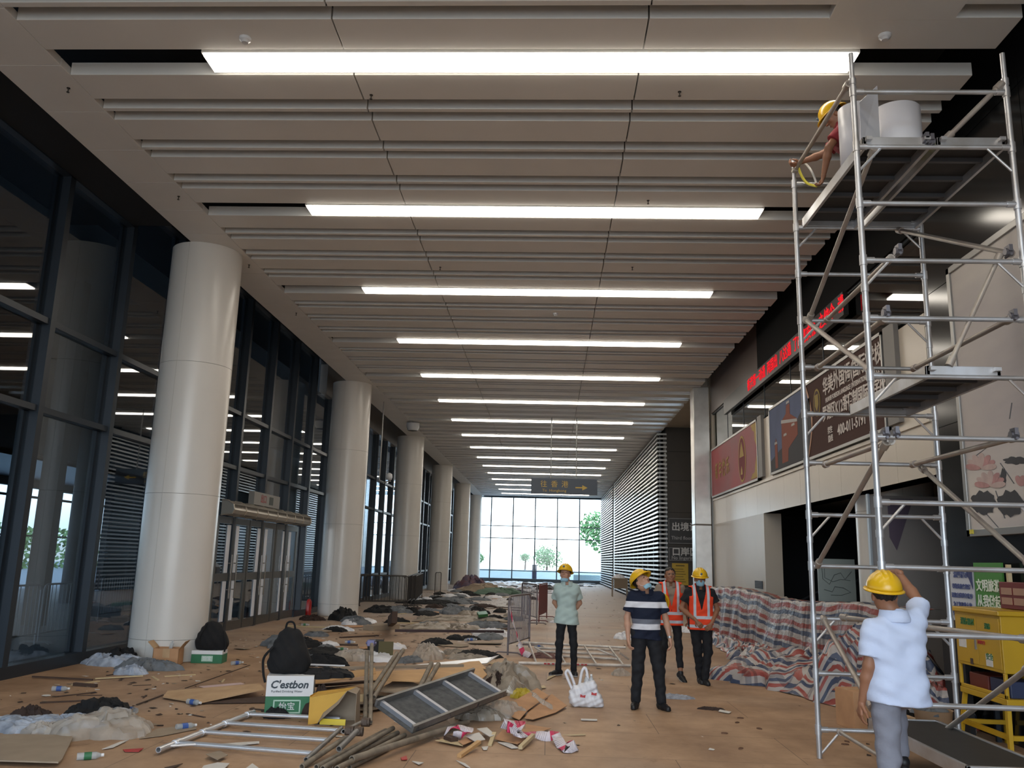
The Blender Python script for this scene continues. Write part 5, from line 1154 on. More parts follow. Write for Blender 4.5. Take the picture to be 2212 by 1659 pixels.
for i, (pts, z, m, lb) in enumerate((([(1005, 1590), (1035, 1583), (1048, 1598), (1025, 1602)], .05, paper, 'white paper plate piece in the tape litter'), ([(1030, 1575), (1052, 1572), (1070, 1588), (1058, 1592)], .06, paper, 'white folded paper above the sticks'), ([(990, 1602), (1020, 1592), (1030, 1598), (1000, 1610)], .03, card, 'brown card flap at the left of the litter patch'),
   ([(1075, 1604), (1100, 1605), (1120, 1616), (1105, 1617)], .01, paper, 'long white paper strip below the brown sheet'), ([(1040, 1614), (1055, 1613), (1052, 1620), (1044, 1620)], .01, paper, 'small white paper square below the sticks'), ([(985, 1643), (1005, 1650), (1016, 1659), (1008, 1657)], .01, paper, 'pinkish paper strip at the bottom centre'),
   ([(1255, 1553), (1290, 1554), (1290, 1557), (1255, 1556)], .01, paper, 'thin pale sliver below the white bag'), ([(1216, 1588), (1265, 1586), (1265, 1588), (1240, 1589)], .01, pwood, 'thin pale sliver right of the tape'), ([(940, 1600), (985, 1592), (1000, 1612), (965, 1605)], .02, pwood, 'pale wood offcut left of the tape litter'),
   ([(220, 1619), (260, 1603), (278, 1599), (245, 1615)], .01, paper, 'white torn paper blade at lower left'), ([(265, 1620), (310, 1617), (300, 1624), (270, 1624)], .008, redp, 'faded red scrap at lower left'), ([(355, 1659), (395, 1650), (370, 1662)], .01, dwood, 'dark sliver at the bottom left'),
   ([(440, 1655), (470, 1648), (496, 1650), (480, 1665), (430, 1668)], .015, paper, 'white board scrap at the bottom edge'), ([(525, 1665), (545, 1650), (570, 1668)], .015, paper, 'white triangular scrap at the bottom edge'), ([(445, 1630), (475, 1622), (492, 1632), (470, 1642)], .03, card3, 'striped card scrap under the fallen frame'), ([(430, 1483), (520, 1475), (528, 1478), (440, 1486)], .01, mat('pinkish_paper', 'c9b0ae', .8), 'pinkish paper sheet on the floor left of the tall carton'),
   ([(300, 1596), (340, 1575), (420, 1566), (425, 1575), (350, 1590)], .008, card3, 'dusty grey-brown sheet left of the fallen frame'), ([(435, 1610), (560, 1602), (560, 1606), (500, 1612)], .01, paper, 'pale strip between the rungs of the fallen frame'), ([(865, 1638), (878, 1633), (880, 1641), (868, 1642)], .01, redp, 'red crushed scrap below the platform'), ([(890, 1645), (915, 1648), (905, 1652)], .01, paper, 'pale crumpled scrap below the platform'),
   ([(1185, 1462), (1215, 1452), (1180, 1470)], .01, pwood, 'pale chip near the green-shirted person'), ([(1138, 1486), (1175, 1481), (1180, 1486), (1150, 1489)], .015, pwood, 'pale offcut past the clear film heap'))):
    flat_px('scrap', lb, 'scrap', pts, z, m, .005, 'loose scraps in the foreground')
bar('stick', 'pale square stick at the lower right of the tape litter', 'stick', G(1124, 1619, .01), G(1152, 1592, .05), .04, .035, pwood); bar('stick', 'old wooden stick pointing down left out of the tape litter', 'stick', G(992, 1637, .0), G(1035, 1606, .05), .045, .03, ply); bar('stick', 'short dark block under the tape litter', 'stick', G(965, 1602, .0), G(982, 1608, .0), .08, .06, dwood)
bar('stick', 'short upright chip in the litter patch', 'stick', G(1058, 1612, .0), G(1068, 1585, .06), .04, .02, pwood); bar('stick', 'long dark stick on the floor at far left', 'stick', G(70, 1463, .01), G(200, 1470, .01), .03, .02, dwood); bar('stick', 'pale stick below the cloth pile at the column', 'stick', G(205, 1467, .01), G(308, 1461, .01), .05, .015, pwood)
bar('stick', 'short black bar on the left floor', 'stick', G(160, 1481, .0), G(208, 1485, .0), .05, .04, dwood); bar('stick', 'thin dark strip in front of the wide board', 'stick', G(295, 1523, .01), G(352, 1502, .01), .02, .01, dwood); bar('stick', 'thin dark seam strip on the left floor', 'stick', G(400, 1487, .005), G(540, 1437, .005), .015, .006, dwood)
# bottles
def bottle_mesh(cap):
    b = MB().tube((0, 0, .032), (.15, 0, .032), .031, 14).tube((.15, 0, .032), (.19, 0, .032), .031, 14, r2=.013)
    return b
proto = None
def bottle(q, rz, lb, blue=True, z=0):
    p = G(*q) if len(q) == 2 else Vector(q); t = thing('water_bottle', lb, 'bottle', (p.x, p.y, z), rz, 'empty water bottles on the floor')
    bottle_mesh(1).build('bottle_body', clear, t, smooth='auto'); MB().tube((.055, 0, .032), (.115, 0, .032), .0322, 14, cap=False).build('bottle_label', capb if blue else capg, t, smooth='auto'); MB().tube((.19, 0, .032), (.212, 0, .032), .014, 12).build('bottle_cap', white_c, t); return t
bottle((112, 1493), .2, 'clear bottle with blue label alone on the far left floor'); bottle((405, 1521), -.4, 'clear bottle with blue label under the edge of the wide board'); bottle((380, 1578), .8, 'crushed clear bottle left of the fallen frame'); bottle((165, 1643), .5, 'dusty bottle beside the pale board', False)
bottle((745, 1390), .1, 'bottle with blue label behind the upright pipes'); bottle((672, 1412), .3, 'bottle lying left of the two by the grey cloth', False); bottle((700, 1412), -.3, 'bottle lying middle of those by the grey cloth', False); bottle((728, 1406), .5, 'bottle lying right of those by the grey cloth', False)
bottle((1010, 1384), .1, 'bottle just left of the near barrier'); bottle((1048, 1380), .6, 'bottle right beside the near barrier foot'); bottle((1005, 1386), 1.2, 'bottle lying end on near the barrier'); bottle((293, 1542), 2.5, 'small bottle with orange cap right of the plastic bag')
bottle((500, 1437), .9, 'clear bottle to the right of the backpack at the column'); bottle((1155, 1400), .4, 'bottle under the lying white frames'); bottle((650, 1352), .4, 'bottle with green label near the doors', False)
bottle((880, 1320), 1.4, 'shiny bottle in front of the crowd barriers')
# white carrier bag with bottles
p = G(1262, 1529); t = thing('carrier_bag', 'white carrier bag with small red marks holding water bottles, on the floor in the centre', 'bag', (p.x, p.y+.08, 0), 0)
def bagf(P):
    d = union(P, [(np.array((-.10, 0, .09)), np.array((.14, 0, .09)), .10, .10), (np.array((-.09, 0, .18)), np.array((.08, 0, .24)), .085, .09), (np.array((.1, 0, .06)), np.array((.20, 0, .04)), .06, .04)], .05)
    return np.maximum(d+.007*np.sin(P[:, 0]*70+P[:, 2]*30)+.005*np.sin(P[:, 2]*90-P[:, 0]*40), .003-P[:, 2])
mesh_obj('bag_body', [nets(bagf, (-.3, -.2, -.02), (.35, .2, .42), .010)], film_w, t)
hb = MB()
hb.path(cr([(-.15, 0, .20), (-.215, 0, .34), (-.235, .01, .40), (-.205, .01, .43), (-.165, 0, .37), (-.12, 0, .26)]), .018, 8); hb.build('bag_handle', film_w, t, smooth=True)
MB().path(cr([(-.06, 0, .26), (-.035, 0, .40), (-.01, .0, .46), (.02, 0, .46), (.04, 0, .38), (.05, 0, .26)]), .018, 8).build('bag_handle', film_w, t, smooth=True)
for x, y, s in ((-.02, -.118, 1), (.12, -.112, -1)): MB().prism([(-.035, -.015), (.03, -.022), (.035, .012), (.0, .004), (-.03, .02)], -.002, .002, M=Matrix.Translation((x, y+.010, .145 if s > 0 else .175)) @ Matrix.Rotation(math.pi/2, 4, 'X')).build('red_mark', redp, t)
for x in (.03, .09):
    b = thing('water_bottle', 'upright water bottle inside the white carrier bag, '+('left one' if x < .05 else 'right one'), 'bottle', (p.x+x, p.y+.08, .18), 0, 'bottles in the carrier bag')
    MB().lathe([(0, 0), (.031, .0), (.031, .15), (.013, .19), (.013, .20)], 14).build('bottle_body', clear, b, smooth='auto'); MB().lathe([(.0145, .195), (.0145, .215), (0, .216)], 12).build('bottle_cap', white_c, b)
heap('plastic_bag', 'small crumpled pale bag alone on the floor between the two helmeted men', 'bag', G(1340, 1459), .16, .12, .13, film, 41.1, 0)
heap('newspaper', 'crumpled newspaper on the floor behind the polo-shirted man', 'newspaper', G(1455, 1508), .24, .10, .06, mat('newsprint', 'a4a6ad', .8, 0, .4, 20), 42.1, -.2)
heap('leaf_litter', 'brown torn scraps on the floor below the orange-vested man', 'scraps', G(1535, 1533), .16, .06, .03, cl_brown, 43.1, -.1)
flat_px('scrap', 'grey card sliver beside the brown torn scraps', 'scrap', [(1555, 1533), (1580, 1538), (1575, 1541), (1552, 1537)], .01, paper, .004)
for i, q in enumerate(((1600, 1552), (1592, 1562), (1640, 1575), (1565, 1585), (1600, 1618), (1830, 1603), (1826, 1609))): heap('dry_leaf', 'small brown torn scrap on the bare floor, '+('upper one of the left pair', 'lower one of the left pair', 'alone in the middle', 'furthest left', 'alone near the bottom', 'upper one under the scaffold', 'lower one under the scaffold')[i], 'scrap', G(*q), .035, .018, .006, mat('scrap_brown', '6b4e3c', .9), 44+i, i, 'small dark scraps on the right floor')
# ---------------------------------------------------------------- lying white frames, left of the polo man
wfr = mat('white_painted_tube', 'd6d0c8', .45, .35, .25, 6, col2='9a928a')
t = thing('scaffold_ladder', 'white scaffold frame lying flat behind the green-shirted man', 'scaffold frame', (.6, 16.6, 0), 0)
a0, a1 = G(1120, 1432, .04), G(1362, 1438, .04); b0 = G(1130, 1388, .20); b1 = G(1352, 1399, .20)
wb(MB().tube(a0, a1, .027, 14), 'side_tube', wfr, t, smooth='auto'); wb(MB().tube(b0, b1, .024, 14), 'side_tube', wfr, t, smooth='auto')
for u in (.16, .42, .70, .94): wb(MB().tube(a0.lerp(a1, u), b0.lerp(b1, u-.10), .019, 12), 'rung', wfr, t, smooth='auto')
for u in (.24, .27, .31, .5, .53, .57, .6): q = a0.lerp(a1, u); wb(MB().box(q.x-.025, q.x+.02, q.y-.03, q.y-.025, q.z-.012, q.z+.014), 'red_paint_mark', redp, t)
for i, (ya, yb) in enumerate((((1158, 1400), (1338, 1404)), ((1160, 1407), (1330, 1414)), ((1180, 1416), (1340, 1424)))):
    o = MB().tube(G(*ya, .10-.03*i), G(*yb, .10-.03*i), .024, 14).build('pipe', wfr, smooth='auto'); tag(o, 'white pipe lying inside the white frame, '+('farthest', 'middle', 'nearest')[i]+' of the three', 'pipe', 'white pipes by the lying frame')
for i, (ya, yb) in enumerate((((1155, 1398), (1192, 1420)), ((1290, 1402), (1330, 1418)), ((1338, 1410), (1358, 1424)))): tag(MB().tube(G(*ya, .18), G(*yb, .06), .016, 10).build('brace_tube', wfr), 'short loose brace on the white frame, '+('left', 'right', 'by the polo-shirted man')[i], 'tube', 'loose braces on the white frame')
heap('clothing', 'reddish rag and dust under the left end of the white frame', 'clothes', G(1172, 1420), .4, .25, .10, mat('cloth_rust', '7b5a55', .9, 0, .4, 8), 50.2, 0)
# ---------------------------------------------------------------- crowd barriers
bm = mat('barrier_steel', '857d80', .45, .5, .3, 5)
def barrier(a, b_, h, lb, m=bm, n=16, grp='crowd barriers', tape=False, solid_panel=None):
    a, b_ = Vector((a[0], a[1], 0)), Vector((b_[0], b_[1], 0)); L = (b_-a).length; rz = math.atan2(b_.y-a.y, b_.x-a.x)
    t = thing('crowd_barrier', lb, 'barrier', tuple(a), rz, grp)
    MB().path([(0, 0, .0), (0, 0, h-.10), (.03, 0, h-.03), (.10, 0, h), (L-.10, 0, h), (L-.03, 0, h-.03), (L, 0, h-.10), (L, 0, 0)], .019, 10).tube((0, 0, .2), (L, 0, .2), .015).build('frame', m, t)
    f = MB()
    for i in range(1, n): f.tube((L*i/n, 0, .2), (L*i/n, 0, h-.01), .0085, 6)
    f.build('bars', m, t)
    for x in (.0, L): MB().path([(x, -.28, .015), (x, -.2, .05), (x, .2, .05), (x, .28, .015)], .015, 8).build('foot', m, t)
    if solid_panel: MB().box(.02, L-.02, -.012, .012, .2, h-.03).build('panel', solid_panel, t)
    return t
barrier((-.75, 17.07), (-.37, 18.7), 1.10, 'grey crowd barrier with red and white tape, nearest, left of the green-shirted man')
barrier((-.80, 27.2), (-.30, 25.3), 1.12, 'grey crowd barrier standing behind the nearest one')
barrier((-.25, 26.4), (-.02, 28.4), 1.10, 'reddish solid barrier just left of the green-shirted man', mat('barrier_red', '6e3d3d', .6), 6, solid_panel=mat('panel_red', '7c4444', .6))
ribbon('barrier_tape', 'red and white tape hanging down the nearest barrier to the floor', [PY(1101, 1312, 17.0), PY(1107, 1340, 17.0), PY(1115, 1365, 17.0), PY(1122, 1390, 17.0), G(1130, 1412, .05), G(1145, 1418, .03)], .12, [tw, tr], 'red and white barrier tape', seed=.4, alt=4)
ribbon('barrier_tape', 'red and white tape hanging between the grey and the red barrier', [PY(1161, 1270, 26.2), PY(1163, 1300, 26.2), PY(1163, 1320, 26.2), PY(1163, 1336, 26.2)], .16, [tw, tr], 'red and white barrier tape', seed=0, alt=4)
bd = mat('barrier_dark', '3f3a36', .6, .3, .3, 5)
for i in range(3): barrier((-7.0+.03*i, 31.4+i*.35), (-5.25, 31.9+i*.35), 1.12, 'dark crowd barrier in the nested row between the columns, %s one' % ('nearest', 'middle', 'farthest')[i], bd, 16)
for i in range(3): barrier((-5.2+.1*i, 32.3+i*.3), (-5.0+.1*i-.9, 39.5), 1.12, 'long dark barrier running back beside the third column, %s' % ('nearest the aisle', 'second', 'third')[i], bd, 34)
barrier((-5.25, 40.5), (-5.1, 41.4), 1.15, 'short dark barrier end standing alone by the fourth column', bd, 4)
wbm = mat('barrier_white', '9b9ea3', .4, .4)
for i, (a, b_) in enumerate((((-9.5, 14.2), (-9.6, 16.2)), ((-9.6, 16.3), (-9.7, 18.3)), ((-11.2, 21.5), (-11.3, 23.5)), ((-11.4, 25), (-11.5, 27)))): barrier(a, b_, 1.1, 'pale crowd barrier outside the glazed side, %s' % ('nearest', 'second', 'third', 'fourth')[i], wbm, 14, 'pale barriers outside')
# ---------------------------------------------------------------- mid-ground litter: clothes, bags, boards, each one a thing
def px_heap(items, base):
    for i, (x, y, rx, ry, h, m, w) in enumerate(items): heap('plastic_bag' if m in (film, film_w, film_d) else 'clothing', w, 'bag' if m in (film, film_w, film_d) else 'clothes', G(x, y), rx, ry, h, m, base+i*1.7, i*.8)
px_heap([(625, 1397, .55, .35, .30, cl_grey, 'grey crumpled clothing behind the backpack on the tall carton'), (650, 1398, .45, .22, .22, cl_black, 'black clothing tangled in the grey heap behind the backpack'), (705, 1404, .32, .18, .12, cl_grey, 'small grey cloth trailing right of the grey heap'),
 (668, 1434, .42, .22, .18, cl_grey, 'grey wrinkled cloth left of the black cloth behind the boards'), (700, 1438, .40, .18, .22, cl_black, 'black cloth behind the boards left of the upright pipes'), (765, 1426, .36, .24, .22, film, 'pale film bag just left of the upright pipes'), (925, 1420, .52, .30, .30, film, 'large arched film bag in front of the long dark rail'), (985, 1415, .35, .2, .14, film_d, 'dusty film right of the arched film bag'), (1010, 1424, .35, .16, .12, film_d, 'brownish film nearest the barrier foot'),
 (885, 1430, .34, .16, .12, cl_grey, 'grey cloth between the pipes and the arched film bag'), (742, 1338, .60, .45, .42, cl_black, 'black and grey clothing heap at the foot of the second column'), (770, 1345, .45, .3, .22, cl_grey, 'grey clothing right of the heap at the second column'), (675, 1340, .35, .25, .18, cl_brown, 'dark brown rag left of the second column'), (825, 1322, .60, .5, .28, cl_black, 'black clothing in front of the crowd barriers'), (862, 1322, .7, .5, .26, cl_grey, 'grey clothing in front of the crowd barriers'), (885, 1323, .3, .25, .2, cl_black, 'small black bundle right of the barriers'),
 (925, 1322, .5, .3, .16, cl_grey, 'flat grey bundle right of the barriers near the seam'), (985, 1325, .75, .5, .30, cl_grey, 'grey bundle left of the black one in the middle of the hall'), (1030, 1325, .55, .4, .26, cl_black, 'black bundle beside the green tray'), (730, 1362, .35, .25, .14, film_w, 'white crumpled bag near the second column'), (1000, 1340, 1.4, .6, .14, film_d, 'wide pale film spread in the middle of the hall'), (935, 1360, 1.1, .45, .22, film_d, 'pale film bundle behind the long dark rail'), (1000, 1362, .8, .45, .2, film_d, 'pale film bundle at the right end of the long dark rail'),
 (1060, 1372, .5, .4, .2, film_w, 'whitish bag left of the near barrier'), (1050, 1355, .6, .4, .22, cl_grey, 'greyish bundle of bags left of the near barrier'), (1210, 1345, .3, .25, .1, film_w, 'white scrap bag behind the green-shirted man'), (1350, 1380, .35, .25, .2, film_w, 'white bag on the floor left of the polo-shirted man'), (1485, 1365, .5, .35, .16, film_w, 'white crumpled film between the two orange vests'), (930, 1304, 1.2, .6, .2, cl_black, 'dark bundle beside the fourth column'), (980, 1302, 1.2, .8, .3, cl_grey, 'grey heap of bags right of the fourth column')], 60)
flat_px('plastic_tray', 'green plastic tray in the middle of the hall beside a black bundle', 'tray', [(1030, 1327), (1050, 1325), (1054, 1332), (1034, 1334)], .12, grn, .08)
bar('rail', 'long dark metal rail with feet lying in the middle of the hall', 'rail', G(853, 1365, .10), G(1088, 1367, .10), .06, .06, mat('rail_dark', '3c2a2a', .5, .3)); bar('box_lid', 'long grey flat box lying left of the dark rail', 'box', G(795, 1362, .0), G(852, 1358, .0), .35, .12, card3); bar('plank', 'dark slanted plank on end left of the dark rail', 'plank', G(842, 1354, .05), G(852, 1346, .35), .12, .25, dwood)
p = G(812, 1425); t = thing('open_carton', 'dark open carton with olive flap behind the leaning pipes', 'carton', (p.x, p.y, 0), .1); MB().box(-.16, .10, -.02, .3, 0, .32).build('carton', mat('carton_dark', '222020', .8), t); MB().box(.04, .30, -.08, -.06, .02, .32).build('flap', mat('carton_olive', '5e5638', .8), t)
rr = random.Random(11); protos = []
kinds = [('cardboard_scrap', card, 'torn cardboard piece', 'scrap'), ('cardboard_scrap', card3, 'dusty cardboard piece', 'scrap'), ('plank', pwood, 'pale wooden slat', 'plank'), ('plank', dwood, 'dark wooden slat', 'plank'), ('paper_scrap', paper, 'white paper scrap', 'scrap'), ('clothing', cl_black, 'black rag', 'clothes'), ('clothing', cl_grey, 'grey rag', 'clothes'), ('plastic_bag', film_d, 'dusty film bag', 'bag'), ('plastic_bag', film_w, 'white crumpled bag', 'bag'), ('clothing', cl_brown, 'brown rag', 'clothes')]
for i, (n_, m, lb, ct) in enumerate(kinds):
    if n_ in ('cardboard_scrap', 'paper_scrap'):
        mb = MB(); s = .30 if m is not paper else .16; k_ = 6; q = [(s*math.cos(a)*rr.uniform(.6, 1.1), s*.7*math.sin(a)*rr.uniform(.6, 1.1)) for a in [j*2*math.pi/k_ for j in range(k_)]]
        mb.prism(q, 0, .006, M=Matrix.Rotation(.06, 4, 'X') @ Matrix.Translation((0, 0, .018))); o = mb.build(n_, m)
    elif n_ == 'plank': o = MB().box(-.45, .45, -.04, .04, 0, .025).build(n_, m, bevel=.003)
    else: o = heap_mb(.28, .2, .14, 77+i*3.1, 1.1, 9, 26).build(n_, m, smooth=True)
    protos.append((o, lb, ct))
zones = [('between the columns and the barrier, near part', -6.0, -1.2, 15.5, 23, 26, 0), ('in the middle of the littered side', -5.7, -.9, 23, 34, 46, 1), ('beyond the barriers in the far littered side', -5.6, -.6, 34, 50, 60, 2), ('on the far floor towards the bright window', -5.6, .6, 50, 66, 40, 3), ('in front of the bright end window', -5.8, 4.0, 66, 74, 60, 4), ('on the near left floor', -6.4, -3.2, 9.5, 15, 16, 5)]
used = set(); litter = []
for zl, x0, x1, y0, y1, n_, zi in zones:
    for i in range(n_):
        k_ = rr.choice((0, 1, 1, 2, 3, 4, 5, 6, 7, 8, 9, 5, 6)) if zi < 5 else rr.choice((1, 2, 3, 4, 3))
        if zi == 4: k_ = rr.choice((8, 8, 4, 6, 7))
        o, lb, ct = protos[k_]; x, y = rr.uniform(x0, x1), rr.uniform(y0, y1)
        if min(math.hypot(x+6.45, y-14.8-12*q) for q in range(6)) < .95: continue
        if k_ in used: o = o.copy(); C.objects.link(o)
        used.add(k_); o.location = (x, y, 0); o.rotation_euler = (0, 0, rr.uniform(0, 6.28)); s = rr.uniform(.5, 1.1) if zi == 5 else rr.uniform(.7, 1.9 if zi < 3 else 2.6); s *= .5 if zi == 5 else 1; o.scale = (s, s, min(s, 1.2))
        kc = (y-14.8)/12; sz = 'small' if s < .95 else ('middling' if s < 1.5 else 'large'); od = ('nearest', 'second', 'third', 'fourth', 'fifth', 'last')
        wh = 'in front of the nearest column' if kc < -.15 else ('level with the %s column' % od[min(5, round(kc))] if abs(kc-round(kc)) < .2 or kc > 4.6 else ('just past the %s column' % od[int(kc)] if kc-int(kc) < .5 else 'just before the %s column' % od[min(5, int(kc)+1)]))
        sd = 'by the glass' if x < -4.9 else ('left of the middle' if x < -3.2 else ('towards the aisle' if x < -1.4 else 'in the aisle'))
        tag(o, '%s %s %s, %s' % (sz, lb, wh, sd), ct, '%ss littering the floor' % lb); litter.append(o)
same = {}
for o in litter: same.setdefault(o['label'], []).append(o)
for l_, os_ in same.items():
    os_.sort(key=lambda o: o.location.y)
    if len(os_) == 2: os_[0]['label'] = l_+', nearer one'; os_[1]['label'] = l_+', farther one'
    elif len(os_) > 2:
        for i, o in enumerate(os_): o['label'] = l_+', '+(ordn[i] if i < 12 else 'farthest')
fl = MB()
for i in range(2600):
    y = 9+65*rr.random()**1.25; x = rr.uniform(-6.6, -.9 if y < 64 else 4.2) if rr.random() < .93 else rr.uniform(-1, 4); s = rr.uniform(.01, .05)*(1+y/45); a = rr.uniform(0, 3.14); ca, sa = math.cos(a)*s, math.sin(a)*s*rr.uniform(.3, .9)
    if min(math.hypot(x+6.45, y-14.8-12*q) for q in range(6)) < .8 or x < -7.2: continue
    fl.add([(x-ca, y-sa, .004), (x+sa, y-ca, .004), (x+ca, y+sa, .006), (x-sa, y+ca, .012)], [(0, 1, 2, 3)], rr.choice((0, 1, 2, 3)))
tag(fl.build('fine_litter', [card3, dwood, paper, cl_brown]), kind='stuff', label='fine litter of chips, dust and paper crumbs over the floor', cat='litter')
heap('tarpaulin', 'striped tarpaulin heap far back by the columns', 'tarpaulin', G(1020, 1277), 1.1, 1.0, 1.05, mat('tarp_far', '6d4a4c', .7, 0, .4, 3, col2='4a5068'), 90.1)
heap('carton_heap', 'brown carton heap right of the far tarpaulin', 'carton', G(1045, 1280), 1.3, .8, .6, card3, 91.1); heap('net_heap', 'green netting heap right of the far carton heap', 'netting', G(1080, 1284), 1.3, .8, .45, mat('net_green', '5c7263', .8), 92.1)
# desk far back
t = thing('desk', 'small wooden desk far back against the slatted screen', 'desk', (3.95, 48.3, 0), 0)
MB().box(-.45, .42, -.3, .3, .95, 1.0).build('desk_top', mat('desk_wood', '8a7a66', .6), t, bevel=.005); MB().box(-.3, .40, -.28, .28, .45, .95).build('drawer_unit', mat('desk_wood_2', '7b6a55', .6), t)
for x in (-.42, .38):
    for y in (-.27, .27): MB().box(x, x+.04, y-.02, y+.02, 0, .95).build('leg', mat('desk_wood', '8a7a66', .6), t)
heap('carton_heap', 'pale bag and bottles standing on the far desk', 'bag', (3.95, 48.3), .3, .2, .25, film_w, 93.3, z=1.0)
# ---------------------------------------------------------------- striped tarpaulin along the right
def tarp_mat(name, ks=6.2):
    m = bpy.data.materials.new(name); m.use_nodes = True; n = m.node_tree; p = n.nodes['Principled BSDF']; L = n.links.new; N = n.nodes.new; p.inputs['Roughness'].default_value = .45
    uv = N('ShaderNodeUVMap'); sx = N('ShaderNodeSeparateXYZ'); L(uv.outputs[0], sx.inputs[0])
    def band(out, k, stops):
        mu = N('ShaderNodeMath'); mu.operation = 'MULTIPLY'; mu.inputs[1].default_value = k; L(out, mu.inputs[0]); fr_ = N('ShaderNodeMath'); fr_.operation = 'FRACT'; L(mu.outputs[0], fr_.inputs[0])
        r = N('ShaderNodeValToRGB'); r.color_ramp.interpolation = 'CONSTANT'; r.color_ramp.elements[0].position = 0; r.color_ramp.elements[0].color = lin(stops[0][1]); r.color_ramp.elements[1].position = stops[1][0]; r.color_ramp.elements[1].color = lin(stops[1][1])
        for s, c in stops[2:]: e = r.color_ramp.elements.new(s); e.color = lin(c)
        L(fr_.outputs[0], r.inputs[0]); return r.outputs[0]
    a = band(sx.outputs['Y'], ks/2, [(0, 'a59d97'), (.16, '93473f'), (.42, 'a59d97'), (.58, '414a60'), (.84, 'a59d97')])
    b = band(sx.outputs['X'], 1.3, [(0, 'ffffff'), (.72, 'b9b4b8'), (.80, 'ffffff'), (.86, 'b4b8c4')])
    mx = N('ShaderNodeMix'); mx.data_type = 'RGBA'; mx.blend_type = 'MULTIPLY'; mx.inputs['Factor'].default_value = .8; L(a, mx.inputs['A']); L(b, mx.inputs['B']); L(mx.outputs['Result'], p.inputs['Base Color'])
    nz = N('ShaderNodeTexNoise'); nz.inputs['Scale'].default_value = 9; L(sx.inputs[0].links[0].from_socket, nz.inputs[0]); bp = N('ShaderNodeBump'); bp.inputs['Strength'].default_value = .5; bp.inputs['Distance'].default_value = .03; L(nz.outputs[0], bp.inputs['Height']); L(bp.outputs[0], p.inputs['Normal']); return m
tm = tarp_mat('tarpaulin_stripes', 5.2)
NU, NV = 170, 60; vs = []; uvs = []
for j in range(NV+1):
    for i in range(NU+1):
        u = i/NU; v = j/NV; y = 22.6-11.6*u; x0 = 4.22+.30*u; top = 1.25+.05*math.sin(u*9)+.12*max(0, (u-.8))*5*.4+.03*rid(u*14, 1)
        sk = .35+.75*math.exp(-((u-.68)/.2)**2); fold = .07*rid(u*16, v*1.4+3)+.05*noise.noise(Vector((u*30, v*3, 1)))
        if v < .12: x = x0+.35*(1-v/.12); z = top-.02+.03*noise.noise(Vector((u*20, v*10, 5)))
        elif v < .62: w = (v-.12)/.5; x = x0-.10*w-fold*(.3+w); z = top-(top-.16)*w
        else: w = (v-.62)/.38; x = x0-.10-fold*1.3-sk*w; z = max(.01, .16*(1-w)+.22*max(0, rid(u*22, w*2.2, 8))*math.sin(math.pi*min(1, w*1.05))*(.5+sk)); y += .16*noise.noise(Vector((u*18, w*4, 9)))
        z += .02*noise.noise(Vector((u*60, v*20, 2)))
        vs.append((x-4.4, y-17, max(.006, z))); uvs.append((u*11.6, v*2.9+.10*noise.noise(Vector((u*12, v*2, 4)))+(.35*noise.noise(Vector((u*20, v*5, 7))) if v > .6 else 0)))
mb = MB().add(vs, [(j*(NU+1)+i, j*(NU+1)+i+1, (j+1)*(NU+1)+i+1, (j+1)*(NU+1)+i) for j in range(NV) for i in range(NU)])
o = mb.build('tarpaulin', tm, smooth=True, uv=uvs); o.location = (4.4, 17, 0); tag(o, 'long red, white and blue striped tarpaulin draped over a waist-high row on the right', 'tarpaulin')
def tarp_heap(p, rx, ry, h, seed, lb, z=0, rz=0, swirl=2.0):
    mb = heap_mb(rx, ry, h, seed, 1.1, 26, 80); uv = [(math.hypot(x, y)*1.5, (y*.9+x*.5)*1.0+.45*noise.noise(Vector((x*2.2, y*2.2, seed)))*swirl+zz*1.2) for x, y, zz in mb.v]
    o = mb.build('tarpaulin', tm, smooth=True, uv=uv); o.location = (p[0], p[1], z); o.rotation_euler = (0, 0, rz); tag(o, lb, 'tarpaulin', 'striped tarpaulins on the right'); return o
tarp_heap((4.05, 14.2), 1.0, 1.0, .62, 3.4, 'crumpled striped tarpaulin heap on the floor behind the left scaffold pole')
tarp_heap((4.5, 12.3), .75, .95, 1.35, 8.8, 'tall bunched striped tarpaulin behind the head of the man at the scaffold', rz=.3)
tarp_heap((4.42, 11.0), .30, .6, .95, 6.6, 'bunched striped tarpaulin right of the man at the scaffold', rz=.7)
tarp_heap((4.1, 17.0), .6, 1.0, .40, 12.2, 'loose striped tarpaulin edge lying open beside the masked man', rz=.1)
heap('clothing', 'black bag at the foot of the far scaffold pole', 'bag', (4.1, 10.2), .22, .2, .3, cl_black, 14.4)
p = G(1910, 1515); t = thing('cardboard_box', 'brown cardboard box behind the elbow of the man at the scaffold', 'box', (3.62, 10.6, 0), .2); MB().box(-.16, .16, -.2, .2, 0, .42).build('carton', card, t, bevel=.004); MB().box(-.16, .16, -.04, .04, .42, .423).build('tape_strip', card2, t)
t = thing('bucket', 'tan bucket with grey rags under the scaffold at right', 'bucket', (4.12, 9.75, 0), 0); MB().lathe([(.0, 0), (.15, 0), (.19, .34), (.2, .35), (.18, .345), (.145, .02), (0, .02)], 28).build('bucket_body', mat('bucket_tan', 'a08468', .5), t, smooth='auto'); heap_mb(.17, .17, .1, 3, 1).build('rags', cl_grey, t, smooth=True, loc=(0, 0, .3))
t = thing('cardboard_box', 'small tan carton left of the bucket', 'box', (3.72, 9.6, 0), .1); MB().box(-.1, .1, -.12, .12, 0, .3).build('carton', card2, t, bevel=.004)
